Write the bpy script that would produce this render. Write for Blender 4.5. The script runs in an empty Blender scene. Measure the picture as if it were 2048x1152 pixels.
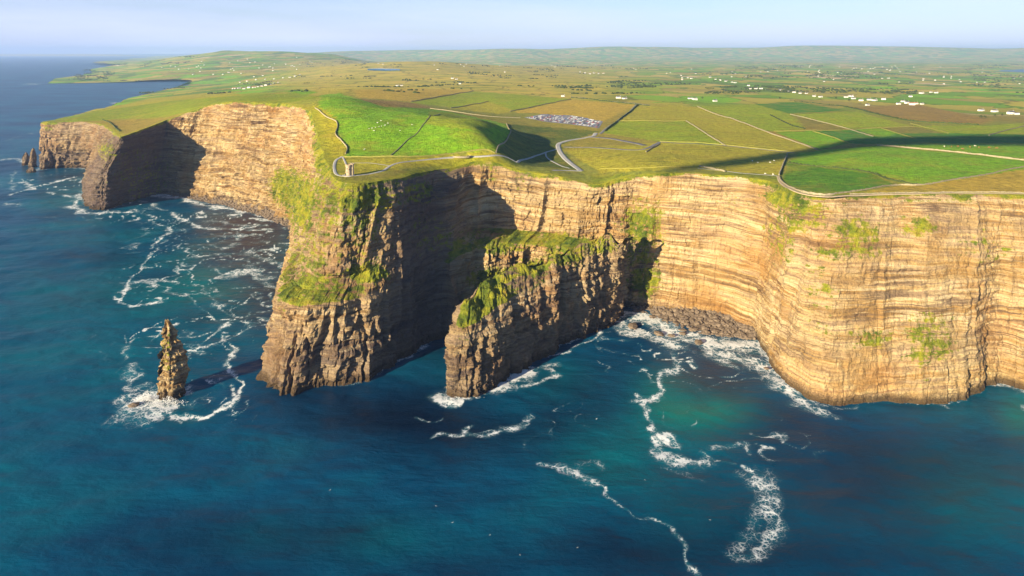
import bpy, bmesh, math, random
import numpy as np
from mathutils import Vector
from mathutils.geometry import delaunay_2d_cdt

# ------------------------------------------------------------------ camera, sky, sun, exposure
scene = bpy.context.scene
COL = scene.collection
CAM_H, FPX, PY0, PX0 = 300.0, 1334.0, 105.0, 1024.0      # camera height (m), focal length / horizon row in 2048-px units

cam_d = bpy.data.cameras.new('camera'); cam = bpy.data.objects.new('camera', cam_d); COL.objects.link(cam)
cam.location = (0, 0, CAM_H); cam.rotation_euler = (math.radians(90), 0, 0)
cam_d.sensor_width = 36.0; cam_d.lens = 36.0 * FPX / 2048.0
cam_d.shift_y = -(576.0 - PY0) / 2048.0
cam_d.clip_start = 1.0; cam_d.clip_end = 400000.0
scene.camera = cam

SUN_EL = math.radians(15.0)
SUN_A = math.radians(46.0)                 # sun stands to the left, this far behind the camera's side line
sdir = Vector((-math.cos(SUN_A) * math.cos(SUN_EL), -math.sin(SUN_A) * math.cos(SUN_EL), math.sin(SUN_EL)))
world = bpy.data.worlds.new('World'); scene.world = world; world.use_nodes = True
wn, wl = world.node_tree.nodes, world.node_tree.links
for n in list(wn): wn.remove(n)
wo = wn.new('ShaderNodeOutputWorld'); wb = wn.new('ShaderNodeBackground'); sk = wn.new('ShaderNodeTexSky')
sk.sky_type = 'NISHITA'; sk.sun_disc = False
sk.sun_elevation = SUN_EL
sk.sun_rotation = math.atan2(sdir.x, sdir.y)
sk.air_density = 1.0; sk.dust_density = 0.3; sk.ozone_density = 4.0; sk.altitude = 300
# a thin veil of high cloud, the same all round the horizon
wtc = wn.new('ShaderNodeTexCoord'); wsep = wn.new('ShaderNodeSeparateXYZ'); wl.new(wtc.outputs['Generated'], wsep.inputs[0])
wrm = wn.new('ShaderNodeMapRange'); wl.new(wsep.outputs[2], wrm.inputs[0])
for k_, v_ in ((1, 0.0), (2, 0.20), (3, 0.72), (4, 0.0)): wrm.inputs[k_].default_value = v_
wmp = wn.new('ShaderNodeMapping'); wmp.inputs['Scale'].default_value = (3.0, 3.0, 26.0); wl.new(wtc.outputs['Generated'], wmp.inputs['Vector'])
wno = wn.new('ShaderNodeTexNoise'); wno.inputs['Scale'].default_value = 1.0; wno.inputs['Detail'].default_value = 5; wl.new(wmp.outputs[0], wno.inputs['Vector'])
wnr = wn.new('ShaderNodeMapRange'); wl.new(wno.outputs['Fac'], wnr.inputs[0])
for k_, v_ in ((1, 0.3), (2, 0.75), (3, 0.55), (4, 1.4)): wnr.inputs[k_].default_value = v_
wmu = wn.new('ShaderNodeMath'); wmu.operation = 'MULTIPLY'; wmu.use_clamp = True; wl.new(wrm.outputs[0], wmu.inputs[0]); wl.new(wnr.outputs[0], wmu.inputs[1])
wmx = wn.new('ShaderNodeMix'); wmx.data_type = 'RGBA'; wl.new(wmu.outputs[0], wmx.inputs[0]); wl.new(sk.outputs[0], wmx.inputs[6]); wmx.inputs[7].default_value = (6.3, 6.7, 10.2, 1)
wl.new(wmx.outputs[2], wb.inputs['Color']); wb.inputs['Strength'].default_value = 0.052
wl.new(wb.outputs[0], wo.inputs['Surface'])

sun_d = bpy.data.lights.new('sun', 'SUN'); sun = bpy.data.objects.new('sun', sun_d); COL.objects.link(sun)
sun_d.energy = 5.0; sun_d.angle = math.radians(0.5); sun_d.color = (1.0, 0.84, 0.55)
sun.rotation_euler = sdir.to_track_quat('Z', 'Y').to_euler()
sun.location = (-300, -200, 600)

scene.view_settings.view_transform = 'Standard'; scene.view_settings.look = 'None'
scene.view_settings.exposure = 1.5; scene.view_settings.gamma = 1.0
scene.view_settings.use_curve_mapping = False
scene.render.engine = 'CYCLES'
scene.cycles.max_bounces = 4; scene.cycles.diffuse_bounces = 1; scene.cycles.glossy_bounces = 2
scene.cycles.transmission_bounces = 2; scene.cycles.volume_bounces = 1
scene.cycles.use_denoising = True
scene.cycles.caustics_reflective = False; scene.cycles.caustics_refractive = False

# ------------------------------------------------------------------ numeric helpers
rng = np.random.default_rng(7)
def _h(i, j, s):
    n = (i.astype(np.int64) * 374761393 + j.astype(np.int64) * 668265263 + s * 974634777) & 0xffffffff
    n = ((n ^ (n >> 13)) * 1274126177) & 0xffffffff
    return ((n ^ (n >> 16)) & 0xffffff) / float(0xffffff)
def hash2(i, j, s=0):
    return _h(np.asarray(i), np.asarray(j), s)
def noise2(x, y, s=0):
    x = np.asarray(x, float); y = np.asarray(y, float)
    i = np.floor(x); j = np.floor(y); fx = x - i; fy = y - j
    fx = fx * fx * fx * (fx * (fx * 6 - 15) + 10); fy = fy * fy * fy * (fy * (fy * 6 - 15) + 10)
    i = i.astype(np.int64); j = j.astype(np.int64)
    a = _h(i, j, s); b = _h(i + 1, j, s); c = _h(i, j + 1, s); d = _h(i + 1, j + 1, s)
    return ((a + (b - a) * fx) * (1 - fy) + (c + (d - c) * fx) * fy) * 2 - 1
def fbm(x, y, s=0, o=4):
    r = 0; a = 0.5
    for k in range(o):
        r = r + a * noise2(x * 2 ** k, y * 2 ** k, s + k * 17); a *= 0.5
    return r
def smooth(a, b, x):
    t = np.clip((x - a) / (b - a), 0, 1); return t * t * (3 - 2 * t)
def P(px, py, z=0.0):
    """point of the place seen in direction (px, py) at height z"""
    d = (CAM_H - z) * FPX / (py - PY0)
    return ((px - PX0) / FPX * d, d, z)
def proj(x, y, z):
    return PX0 + x / y * FPX, PY0 + (CAM_H - z) / y * FPX
def in_poly(x, y, poly):
    inside = np.zeros(np.shape(x), bool); n = len(poly); j = n - 1
    for i in range(n):
        xi, yi = poly[i]; xj, yj = poly[j]
        if yi != yj:
            c = ((yi > y) != (yj > y)) & (x < (xj - xi) * (y - yi) / (yj - yi) + xi)
            inside ^= c
        j = i
    return inside
def seg_dist(x, y, pts):
    best = np.full(np.shape(x), 1e9)
    for (ax, ay), (bx, by) in zip(pts[:-1], pts[1:]):
        dx, dy = bx - ax, by - ay; L = dx * dx + dy * dy + 1e-9
        t = np.clip(((x - ax) * dx + (y - ay) * dy) / L, 0, 1)
        best = np.minimum(best, np.hypot(x - ax - t * dx, y - ay - t * dy))
    return best
def resample(pts, step):
    pts = np.asarray(pts, float); d = np.r_[0, np.cumsum(np.linalg.norm(np.diff(pts, axis=0), axis=1))]
    n = max(2, int(d[-1] / step) + 1); t = np.linspace(0, d[-1], n)
    return np.stack([np.interp(t, d, pts[:, k]) for k in range(pts.shape[1])], 1)
def spline(pts, per=8):
    """Catmull-Rom through the points"""
    p = np.asarray(pts, float); p = np.vstack([2 * p[0] - p[1], p, 2 * p[-1] - p[-2]]); out = []
    for i in range(1, len(p) - 2):
        for k in range(per):
            t = k / per
            out.append(0.5 * ((2 * p[i]) + (p[i + 1] - p[i - 1]) * t + (2 * p[i - 1] - 5 * p[i] + 4 * p[i + 1] - p[i + 2]) * t * t
                              + (3 * p[i] - p[i - 1] - 3 * p[i + 1] + p[i + 2]) * t ** 3))
    out.append(p[-2]); return np.array(out)
def gsmooth(a, sig):
    """gaussian smoothing along axis 0, ends kept"""
    r = int(sig * 3); k = np.exp(-0.5 * (np.arange(-r, r + 1) / sig) ** 2); k /= k.sum()
    pad = np.concatenate([np.repeat(a[:1], r, 0), a, np.repeat(a[-1:], r, 0)])
    cs = np.zeros_like(a)
    for i, w in enumerate(k): cs += w * pad[i:i + len(a)]
    return cs

# ------------------------------------------------------------------ mesh helpers
def mesh_np(name, verts, faces, mat=None, smooth_shade=True, attrs=None, parent=None, colors=None):
    verts = np.asarray(verts, np.float32); faces = np.asarray(faces, np.int32)
    me = bpy.data.meshes.new(name); nf, k = faces.shape
    me.vertices.add(len(verts)); me.vertices.foreach_set('co', verts.ravel())
    me.loops.add(nf * k); me.loops.foreach_set('vertex_index', faces.ravel())
    me.polygons.add(nf); me.polygons.foreach_set('loop_start', np.arange(0, nf * k, k, dtype=np.int32))
    me.polygons.foreach_set('loop_total', np.full(nf, k, np.int32))
    me.update(calc_edges=True)
    me.polygons.foreach_set('use_smooth', np.full(nf, smooth_shade, bool))
    for an, av in (attrs or {}).items():
        a = me.attributes.new(an, 'FLOAT', 'POINT'); a.data.foreach_set('value', np.asarray(av, np.float32).ravel())
    if colors is not None:
        a = me.attributes.new('Col', 'FLOAT_COLOR', 'POINT')
        c = np.ones((len(verts), 4), np.float32); c[:, :3] = colors; a.data.foreach_set('color', c.ravel())
    if mat: me.materials.append(mat)
    ob = bpy.data.objects.new(name, me); COL.objects.link(ob)
    if parent: ob.parent = parent
    return ob
def grid_faces(nu, nv):
    i = np.arange(nu - 1)[:, None] * nv + np.arange(nv - 1)[None, :]
    return np.stack([i, i + nv, i + nv + 1, i + 1], -1).reshape(-1, 4)
def tag(o, label=None, cat=None, group=None, kind=None):
    if label: o['label'] = label
    if cat: o['category'] = cat
    if group: o['group'] = group
    if kind: o['kind'] = kind
    return o
def empty(name, loc, rz=0.0):
    o = bpy.data.objects.new(name, None); COL.objects.link(o); o.location = loc; o.rotation_euler = (0, 0, rz); o.empty_display_size = 1; return o

class MB:
    def __init__(s): s.v, s.f = [], []
    def box(s, c, d, rz=0.0, taper=1.0):
        x, y, z = c; a, b, h = d[0] / 2, d[1] / 2, d[2]; n = len(s.v); cr, sr = math.cos(rz), math.sin(rz)
        for zz, t in ((0, 1.0), (h, taper)):
            for sx, sy in ((-1, -1), (1, -1), (1, 1), (-1, 1)):
                lx, ly = sx * a * t, sy * b * t
                s.v.append((x + lx * cr - ly * sr, y + lx * sr + ly * cr, z + zz))
        for q in ((3, 2, 1, 0), (4, 5, 6, 7), (0, 1, 5, 4), (1, 2, 6, 5), (2, 3, 7, 6), (3, 0, 4, 7)): s.f.append([n + k for k in q])
        return s
    def gable(s, c, d, h):
        """pitched roof, ridge along x"""
        x, y, z = c; a, b = d[0] / 2, d[1] / 2; n = len(s.v)
        s.v += [(x - a, y - b, z), (x + a, y - b, z), (x + a, y + b, z), (x - a, y + b, z), (x - a, y, z + h), (x + a, y, z + h)]
        s.f += [[n + 3, n + 2, n + 1, n], [n, n + 1, n + 5, n + 4], [n + 2, n + 3, n + 4, n + 5], [n + 1, n + 2, n + 5], [n + 3, n, n + 4]]
        return s
    def lathe(s, c, prof, seg=24):
        x, y, z = c; n = len(s.v); m = len(prof)
        for k in range(seg):
            a = 2 * math.pi * k / seg
            for r, h in prof: s.v.append((x + r * math.cos(a), y + r * math.sin(a), z + h))
        for k in range(seg):
            for j in range(m - 1):
                a, b = n + k * m + j, n + ((k + 1) % seg) * m + j
                s.f.append([a, b, b + 1, a + 1])
        return s
    def mesh(s, name, mat):
        me = bpy.data.meshes.new(name); me.from_pydata(s.v, [], s.f); me.update()
        if mat: me.materials.append(mat)
        return me
    def build(s, name, mat, parent=None):
        o = bpy.data.objects.new(name, s.mesh(name, mat)); COL.objects.link(o)
        if parent: o.parent = parent
        return o

# ------------------------------------------------------------------ material helpers
class NT:
    def __init__(s, name):
        s.m = bpy.data.materials.new(name); s.m.use_nodes = True; s.t = s.m.node_tree; s.n = s.t.nodes; s.l = s.t.links
        s.b = s.n['Principled BSDF']; s.b.inputs['Roughness'].default_value = 0.9; s.b.inputs['Specular IOR Level'].default_value = 0.2
    def link(s, a, b): s.l.new(a, b)
    def pos(s): return s.n.new('ShaderNodeNewGeometry').outputs['Position']
    def attr(s, name, out='Fac'):
        a = s.n.new('ShaderNodeAttribute'); a.attribute_name = name; return a.outputs[out]
    def map(s, v, scale, loc=(0, 0, 0)):
        m = s.n.new('ShaderNodeMapping'); m.inputs['Scale'].default_value = scale; m.inputs['Location'].default_value = loc
        s.link(v, m.inputs['Vector']); return m.outputs[0]
    def noise(s, v, scale=1.0, detail=4.0, rough=0.55, dist=0.0):
        n = s.n.new('ShaderNodeTexNoise'); n.inputs['Scale'].default_value = scale; n.inputs['Detail'].default_value = detail
        n.inputs['Roughness'].default_value = rough; n.inputs['Distortion'].default_value = dist
        s.link(v, n.inputs['Vector']); return n.outputs['Fac']
    def ramp(s, f, stops, interp='LINEAR'):
        r = s.n.new('ShaderNodeValToRGB'); e = r.color_ramp; e.interpolation = interp
        while len(e.elements) < len(stops): e.elements.new(0.5)
        for k, (p, c) in enumerate(stops):
            e.elements[k].position = p; e.elements[k].color = (*c, 1) if len(c) == 3 else c
        s.link(f, r.inputs['Fac']); return r.outputs['Color']
    def mix(s, f, a, b, mode='MIX'):
        m = s.n.new('ShaderNodeMix'); m.data_type = 'RGBA'; m.blend_type = mode
        for v, i in ((f, 0), (a, 6), (b, 7)):
            if isinstance(v, (int, float)): m.inputs[i].default_value = v
            elif isinstance(v, tuple): m.inputs[i].default_value = (*v, 1)
            else: s.link(v, m.inputs[i])
        return m.outputs[2]
    def math(s, op, a, b=None, c=None, clamp=False):
        m = s.n.new('ShaderNodeMath'); m.operation = op; m.use_clamp = clamp
        for k, v in enumerate((a, b, c)):
            if v is None: continue
            if isinstance(v, (int, float)): m.inputs[k].default_value = v
            else: s.link(v, m.inputs[k])
        return m.outputs[0]
    def mrange(s, v, a, b, c=0.0, d=1.0):
        m = s.n.new('ShaderNodeMapRange'); m.interpolation_type = 'SMOOTHSTEP'
        s.link(v, m.inputs[0])
        for k, x in ((1, a), (2, b), (3, c), (4, d)): m.inputs[k].default_value = x
        return m.outputs[0]
    def sep(s, v):
        x = s.n.new('ShaderNodeSeparateXYZ'); s.link(v, x.inputs[0]); return x.outputs
    def bump(s, h, strength=0.5, dist=1.0, normal=None):
        b = s.n.new('ShaderNodeBump'); b.inputs['Strength'].default_value = strength; b.inputs['Distance'].default_value = dist
        s.link(h, b.inputs['Height'])
        if normal is not None: s.link(normal, b.inputs['Normal'])
        return b.outputs[0]
    def out(s, color=None, normal=None, rough=None):
        if color is not None:
            if isinstance(color, tuple): s.b.inputs['Base Color'].default_value = (*color, 1)
            else: s.link(color, s.b.inputs['Base Color'])
        if normal is not None: s.link(normal, s.b.inputs['Normal'])
        if rough is not None:
            if isinstance(rough, (int, float)): s.b.inputs['Roughness'].default_value = rough
            else: s.link(rough, s.b.inputs['Roughness'])
        return s.m

def rock_material():
    t = NT('cliff_rock'); p = t.pos()
    wob = t.noise(t.map(p, (0.006, 0.006, 0.012)), 1, 2)
    z = t.sep(p)[2]
    # bedded layers: noise that varies with height far more than sideways
    zz = t.math('ADD', z, t.math('MULTIPLY', wob, 26.0))
    comb = t.n.new('ShaderNodeCombineXYZ'); t.link(zz, comb.inputs[2])
    xs = t.sep(p); t.link(t.math('MULTIPLY', xs[0], 0.045), comb.inputs[0]); t.link(t.math('MULTIPLY', xs[1], 0.045), comb.inputs[1])
    layers = t.noise(comb.outputs[0], 0.105, 3, 0.55)
    beds = t.noise(comb.outputs[0], 0.36, 3, 0.6)
    layers2 = t.noise(comb.outputs[0], 1.0, 3, 0.6)
    patch = t.noise(t.map(p, (0.02, 0.02, 0.03)), 1, 5, 0.62)
    streak = t.noise(t.map(p, (0.22, 0.22, 0.02)), 1, 4, 0.65)
    fine = t.noise(p, 0.7, 5, 0.7)
    where2 = t.mrange(t.noise(t.map(p, (0.010, 0.010, 0.022), (5, 1, 3)), 1, 3, 0.6), 0.40, 0.60, 0.12, 1.0)
    where = t.mrange(t.noise(p, 0.016, 3, 0.6), 0.40, 0.60)
    c = t.ramp(layers, [(0.32, (0.17, 0.105, 0.06)), (0.41, (0.36, 0.225, 0.09)), (0.47, (0.60, 0.45, 0.24)), (0.53, (0.34, 0.235, 0.16)), (0.59, (0.66, 0.52, 0.31)), (0.68, (0.40, 0.25, 0.10))])
    c = t.mix(t.mrange(patch, 0.44, 0.62, 0, 0.7), c, (0.42, 0.25, 0.085))
    c = t.mix(t.math('MULTIPLY', t.mrange(beds, 0.51, 0.60, 0, 0.85), where2), c, (0.70, 0.57, 0.38))
    c = t.mix(t.math('MULTIPLY', t.mrange(beds, 0.47, 0.37, 0, 0.78), where2), c, (0.15, 0.10, 0.075))
    c = t.mix(t.math('MULTIPLY', t.mrange(layers2, 0.48, 0.66, 0, 0.6), where), c, (0.66, 0.52, 0.33))
    c = t.mix(t.math('MULTIPLY', t.mrange(layers2, 0.44, 0.30, 0, 0.7), where), c, (0.11, 0.075, 0.05))
    c = t.mix(t.mrange(streak, 0.55, 0.74, 0, 0.45), c, (0.60, 0.44, 0.25))
    c = t.mix(t.mrange(streak, 0.44, 0.3, 0, 0.5), c, (0.16, 0.10, 0.055))
    rust = t.noise(t.map(p, (0.011, 0.011, 0.018), (3, 7, 1)), 1, 5, 0.6)
    c = t.mix(t.mrange(rust, 0.48, 0.66, 0, 0.42), c, t.mix(1.0, c, (0.86, 0.60, 0.36), 'MULTIPLY'))
    grey = t.noise(t.map(p, (0.017, 0.017, 0.04), (9, 2, 5)), 1, 5, 0.65)
    c = t.mix(t.mrange(grey, 0.50, 0.66, 0, 0.6), c, t.mix(1.0, c, (0.60, 0.56, 0.58), 'MULTIPLY'))
    c = t.mix(1.0, c, (0.84, 0.81, 0.71), 'MULTIPLY')
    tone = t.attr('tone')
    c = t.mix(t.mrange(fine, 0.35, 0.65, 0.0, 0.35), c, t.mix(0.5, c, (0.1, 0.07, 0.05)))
    dark = t.mix(0.55, t.mix(1.0, c, (0.36, 0.28, 0.24), 'MULTIPLY'), t.ramp(fine, [(0.3, (0.05, 0.05, 0.06)), (0.7, (0.15, 0.145, 0.16))]))  # dark slate rock; low tone also paints shade into the shaded faces
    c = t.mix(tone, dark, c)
    # ochre weathering and the dark wet foot of the cliff
    wet = t.mrange(t.math('ADD', z, t.math('MULTIPLY', fine, -9.0)), 5.0, -2.0, 0, 0.9)
    c = t.mix(wet, c, (0.055, 0.035, 0.018))
    # grass and lichen on ledges
    veg = t.attr('veg')
    vn = t.noise(p, 0.16, 6, 0.7)
    vm = t.math('ADD', veg, t.math('ADD', t.math('MULTIPLY', t.math('SUBTRACT', vn, 0.5), 1.5), t.math('ADD', t.math('MULTIPLY', t.math('SUBTRACT', beds, 0.5), 1.1), t.math('MULTIPLY', t.math('SUBTRACT', streak, 0.5), 0.9))))
    vm = t.mrange(vm, 0.40, 0.66)
    vc = t.ramp(t.noise(p, 0.06, 5, 0.65), [(0.3, (0.045, 0.085, 0.010)), (0.45, (0.14, 0.17, 0.014)), (0.57, (0.28, 0.27, 0.018)), (0.72, (0.30, 0.20, 0.035))])
    vc = t.mix(t.mrange(fine, 0.3, 0.7, 0.0, 0.55), vc, t.mix(1.0, vc, (0.4, 0.45, 0.4), 'MULTIPLY'))
    c = t.mix(vm, c, vc)
    b = t.bump(t.math('ADD', t.math('MULTIPLY', layers2, 0.8), t.math('ADD', t.math('MULTIPLY', fine, 1.5), t.math('MULTIPLY', streak, 0.6))), 0.8, 2.2)
    return t.out(c, b, 0.92)

def ground_material():
    t = NT('grassland'); p = t.pos()
    col = t.attr('Col', 'Color'); patch = t.attr('patch')
    n1 = t.noise(p, 0.02, 5, 0.65); n2 = t.noise(p, 0.13, 5, 0.7); n3 = t.noise(t.map(p, (0.0035, 0.006, 0.0)), 1, 4, 0.6)
    near = t.mix(t.mrange(n2, 0.38, 0.66, 0, 0.75), col, t.mix(1.0, col, (0.45, 0.48, 0.45), 'MULTIPLY'))
    near = t.mix(t.mrange(n1, 0.45, 0.70, 0, 0.6), near, t.mix(0.6, near, (0.42, 0.27, 0.04)))
    n4 = t.noise(t.map(p, (0.012, 0.035, 0.0)), 1, 5, 0.7, 0.8); near = t.mix(t.mrange(n4, 0.50, 0.68, 0, 0.6), near, t.mix(1.0, near, (0.50, 0.62, 0.6), 'MULTIPLY'))
    n5 = t.noise(p, 0.05, 6, 0.75); near = t.mix(t.mrange(n5, 0.52, 0.7, 0, 0.5), near, t.mix(0.5, near, (0.40, 0.40, 0.04)))
    # far patchwork of small fields with dark hedges
    v = t.n.new('ShaderNodeTexVoronoi'); v.inputs['Scale'].default_value = 1.0; v.voronoi_dimensions = '2D'; v.distance = 'CHEBYCHEV'
    wp = t.n.new('ShaderNodeVectorMath'); wp.operation = 'ADD'
    mp = t.map(p, (1 / 210.0, 1 / 380.0, 1.0)); t.link(mp, wp.inputs[0])
    ns = t.n.new('ShaderNodeTexNoise'); ns.inputs['Scale'].default_value = 0.7; t.link(mp, ns.inputs['Vector'])
    t.link(t.map(ns.outputs['Color'], (0.8, 0.8, 0)), wp.inputs[1]); t.link(wp.outputs[0], v.inputs['Vector'])
    r = t.sep(v.outputs['Color'])[0]
    fields = t.ramp(r, [(0.0, (0.16, 0.30, 0.02)), (0.22, (0.28, 0.35, 0.03)), (0.40, (0.40, 0.34, 0.05)), (0.54, (0.14, 0.22, 0.03)),
                        (0.66, (0.48, 0.38, 0.08)), (0.80, (0.33, 0.27, 0.06)), (0.90, (0.20, 0.40, 0.02)), (0.97, (0.55, 0.42, 0.20))], 'CONSTANT')
    moor = t.ramp(n3, [(0.3, (0.20, 0.24, 0.03)), (0.5, (0.47, 0.38, 0.05)), (0.7, (0.56, 0.38, 0.07))])
    fields = t.mix(t.attr('moor'), fields, moor)
    ve = t.n.new('ShaderNodeTexVoronoi'); ve.voronoi_dimensions = '2D'; ve.feature = 'DISTANCE_TO_EDGE'; ve.inputs['Scale'].default_value = 1.0
    t.link(wp.outputs[0], ve.inputs['Vector'])
    hedge = t.mrange(ve.outputs['Distance'], 0.05, 0.012, 0, 0.55)
    fields = t.mix(hedge, fields, (0.035, 0.05, 0.016))
    wood = t.mrange(t.noise(t.map(p, (0.0011, 0.0022, 0)), 1, 6, 0.65), 0.60, 0.70, 0, 0.7)
    fields = t.mix(wood, fields, (0.028, 0.045, 0.018))
    c = t.mix(patch, near, fields)
    h = t.math('ADD', t.math('MULTIPLY', n2, 1.0), t.math('MULTIPLY', t.noise(p, 0.6, 3, 0.7), 0.5))
    return t.out(c, t.bump(h, 1.0, 4.0), 0.95)

def sea_material():
    t = NT('sea_water'); p = t.pos()
    big = t.noise(t.map(p, (0.0035, 0.0055, 0)), 1, 3, 0.55)
    deep = t.ramp(big, [(0.32, (0.0004, 0.020, 0.066)), (0.5, (0.0004, 0.052, 0.122)), (0.66, (0.0005, 0.088, 0.145))])
    teal = t.attr('teal')
    c = t.mix(teal, deep, (0.001, 0.160, 0.145))
    c = t.mix(t.attr('shade_deep'), c, (0.0004, 0.008, 0.026))
    silt = t.attr('silt'); c = t.mix(silt, c, (0.035, 0.022, 0.03))
    foam = t.attr('foam')
    f1 = t.noise(p, 0.10, 5, 0.7, 0.5); f2 = t.noise(p, 0.9, 4, 0.7, 0.6)
    def cells(scale, warp):
        nz = t.n.new('ShaderNodeTexNoise'); nz.inputs['Scale'].default_value = scale * 0.8; nz.inputs['Detail'].default_value = 4; t.link(p, nz.inputs['Vector'])
        ad = t.n.new('ShaderNodeVectorMath'); ad.operation = 'MULTIPLY_ADD'; t.link(nz.outputs['Color'], ad.inputs[0]); ad.inputs[1].default_value = (warp, warp, 0); t.link(p, ad.inputs[2])
        v = t.n.new('ShaderNodeTexVoronoi'); v.voronoi_dimensions = '2D'; v.feature = 'DISTANCE_TO_EDGE'; v.inputs['Scale'].default_value = scale; t.link(ad.outputs[0], v.inputs['Vector']); return v.outputs['Distance']
    e1 = cells(0.16, 9.0); e2 = cells(0.42, 3.5)                 # net of foam round open cells, coarse and fine
    amt = t.math('MULTIPLY', foam, t.mrange(f1, 0.32, 0.62, 0.35, 1.25))
    l1 = t.math('SUBTRACT', t.math('MULTIPLY', amt, 0.46), t.math('ADD', e1, 0.10)); l2 = t.math('SUBTRACT', t.math('MULTIPLY', amt, 0.40), t.math('ADD', e2, 0.09))
    fm = t.mrange(t.math('ADD', t.math('MAXIMUM', l1, l2), t.math('MULTIPLY', t.math('SUBTRACT', f2, 0.5), 0.22)), -0.05, 0.24)
    gate = t.mrange(foam, 0.05, 0.25); fm = t.math('MULTIPLY', t.math('MULTIPLY', fm, gate), 0.95)
    milky = t.math('MULTIPLY', t.mrange(foam, 0.05, 0.9), 0.5)
    c = t.mix(milky, c, (0.02, 0.17, 0.22))
    c = t.mix(fm, c, (0.74, 0.76, 0.79))
    w1 = t.noise(t.map(p, (0.045, 0.075, 0.0)), 1, 3, 0.6, 0.4); w2 = t.noise(t.map(p, (0.14, 0.24, 0.0)), 1, 4, 0.7, 0.3)
    w3 = t.noise(t.map(p, (0.010, 0.016, 0.0)), 1, 2, 0.5)
    h = t.math('ADD', t.math('MULTIPLY', w1, 1.6), t.math('ADD', t.math('MULTIPLY', w2, 0.75), t.math('MULTIPLY', w3, 2.5)))
    rot = t.n.new('ShaderNodeMapping'); rot.inputs['Rotation'].default_value = (0, 0, 0.5); rot.inputs['Scale'].default_value = (0.022, 0.13, 0.0); t.link(p, rot.inputs['Vector'])
    w4 = t.noise(rot.outputs[0], 1, 3, 0.6, 0.3); h = t.math('ADD', h, t.math('MULTIPLY', w4, 0.9))
    h = t.math('ADD', h, t.math('MULTIPLY', fm, 0.4))
    t.b.inputs['IOR'].default_value = 1.22; t.b.inputs['Specular IOR Level'].default_value = 0.2
    rough = t.math('ADD', 0.30, t.math('MULTIPLY', fm, 0.6))
    return t.out(c, t.bump(h, 0.50, 1.0), rough)

def simple(name, c1, c2, scale, rough=0.9, bump=0.3, bd=0.2):
    t = NT(name); p = t.pos(); n = t.noise(p, scale, 5, 0.65)
    return t.out(t.ramp(n, [(0.3, c1), (0.7, c2)]), t.bump(n, bump, bd), rough)

M_ROCK = rock_material(); M_GROUND = ground_material(); M_SEA = sea_material()
M_WALL = simple('dry_stone', (0.16, 0.135, 0.09), (0.36, 0.31, 0.20), 0.6)
M_BANK = simple('grassed_bank', (0.14, 0.15, 0.03), (0.28, 0.25, 0.06), 0.4)
M_HEDGE = simple('hedge_leaves', (0.02, 0.035, 0.01), (0.06, 0.08, 0.02), 0.5)
M_PATH = simple('paved_path', (0.30, 0.29, 0.28), (0.44, 0.42, 0.40), 0.35)
M_ASPHALT = simple('asphalt', (0.13, 0.13, 0.14), (0.22, 0.21, 0.22), 0.2)
M_TOWER = simple('tower_stone', (0.26, 0.20, 0.13), (0.50, 0.40, 0.27), 0.9, 0.9, 0.6, 0.15)
M_DARK = simple('dark_opening', (0.01, 0.01, 0.012), (0.02, 0.02, 0.022), 1.0)
M_WHITE = simple('white_render', (0.60, 0.58, 0.54), (0.74, 0.72, 0.68), 0.5, 0.8, 0.1, 0.05)
M_SLATE = simple('slate_roof', (0.07, 0.07, 0.08), (0.16, 0.15, 0.16), 0.6, 0.7)
M_REDROOF = simple('tile_roof', (0.22, 0.09, 0.06), (0.32, 0.15, 0.10), 0.6, 0.8)
M_BOULDER = simple('boulder_rock', (0.07, 0.055, 0.045), (0.24, 0.18, 0.13), 0.5, 0.85, 0.8, 0.5)
M_FOAMY = simple('white_foam', (0.78, 0.79, 0.82), (0.88, 0.88, 0.88), 0.5)
# ------------------------------------------------------------------ cliff stations: foot on the water, edge of the plateau, profile, relief
# profile knots (height fraction, run fraction); relief = (gully, rib, strata, block, tone)
STEEP = [(.2, .10), (.5, .38), (.78, .66), (.95, .90)]
WALLP = [(.2, .12), (.45, .34), (.75, .66), (.94, .90)]
HEADP = [(.42, .20), (.455, .40), (.51, .52), (.92, .88)]
HEADR = [(.25, .12), (.50, .34), (.75, .62), (.93, .86)]
MIDP = [(.42, .08), (.50, .16), (.55, .62), (.93, .92)]
SLOPE = [(.15, .10), (.5, .44), (.72, .62), (.88, .80)]
TIPP = [(.30, .06), (.48, .22), (.66, .50), (.86, .80)]
R_WALL = (3.2, 1.1, .75, .95, 1.0); R_CORN = (5.0, 1.5, .9, 1.1, 1.0)
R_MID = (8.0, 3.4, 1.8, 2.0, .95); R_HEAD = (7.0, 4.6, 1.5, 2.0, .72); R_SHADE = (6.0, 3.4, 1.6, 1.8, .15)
R_BAY = (9.0, 4.5, 3.0, 2.6, .95); R_DARK = (6.0, 3.5, 2.0, 2.0, .12); R_TIP = (3.0, 3.0, 2.0, 2.0, .6); R_FAR = (8.0, 7.0, 2.0, 2.5, .50)
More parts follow.
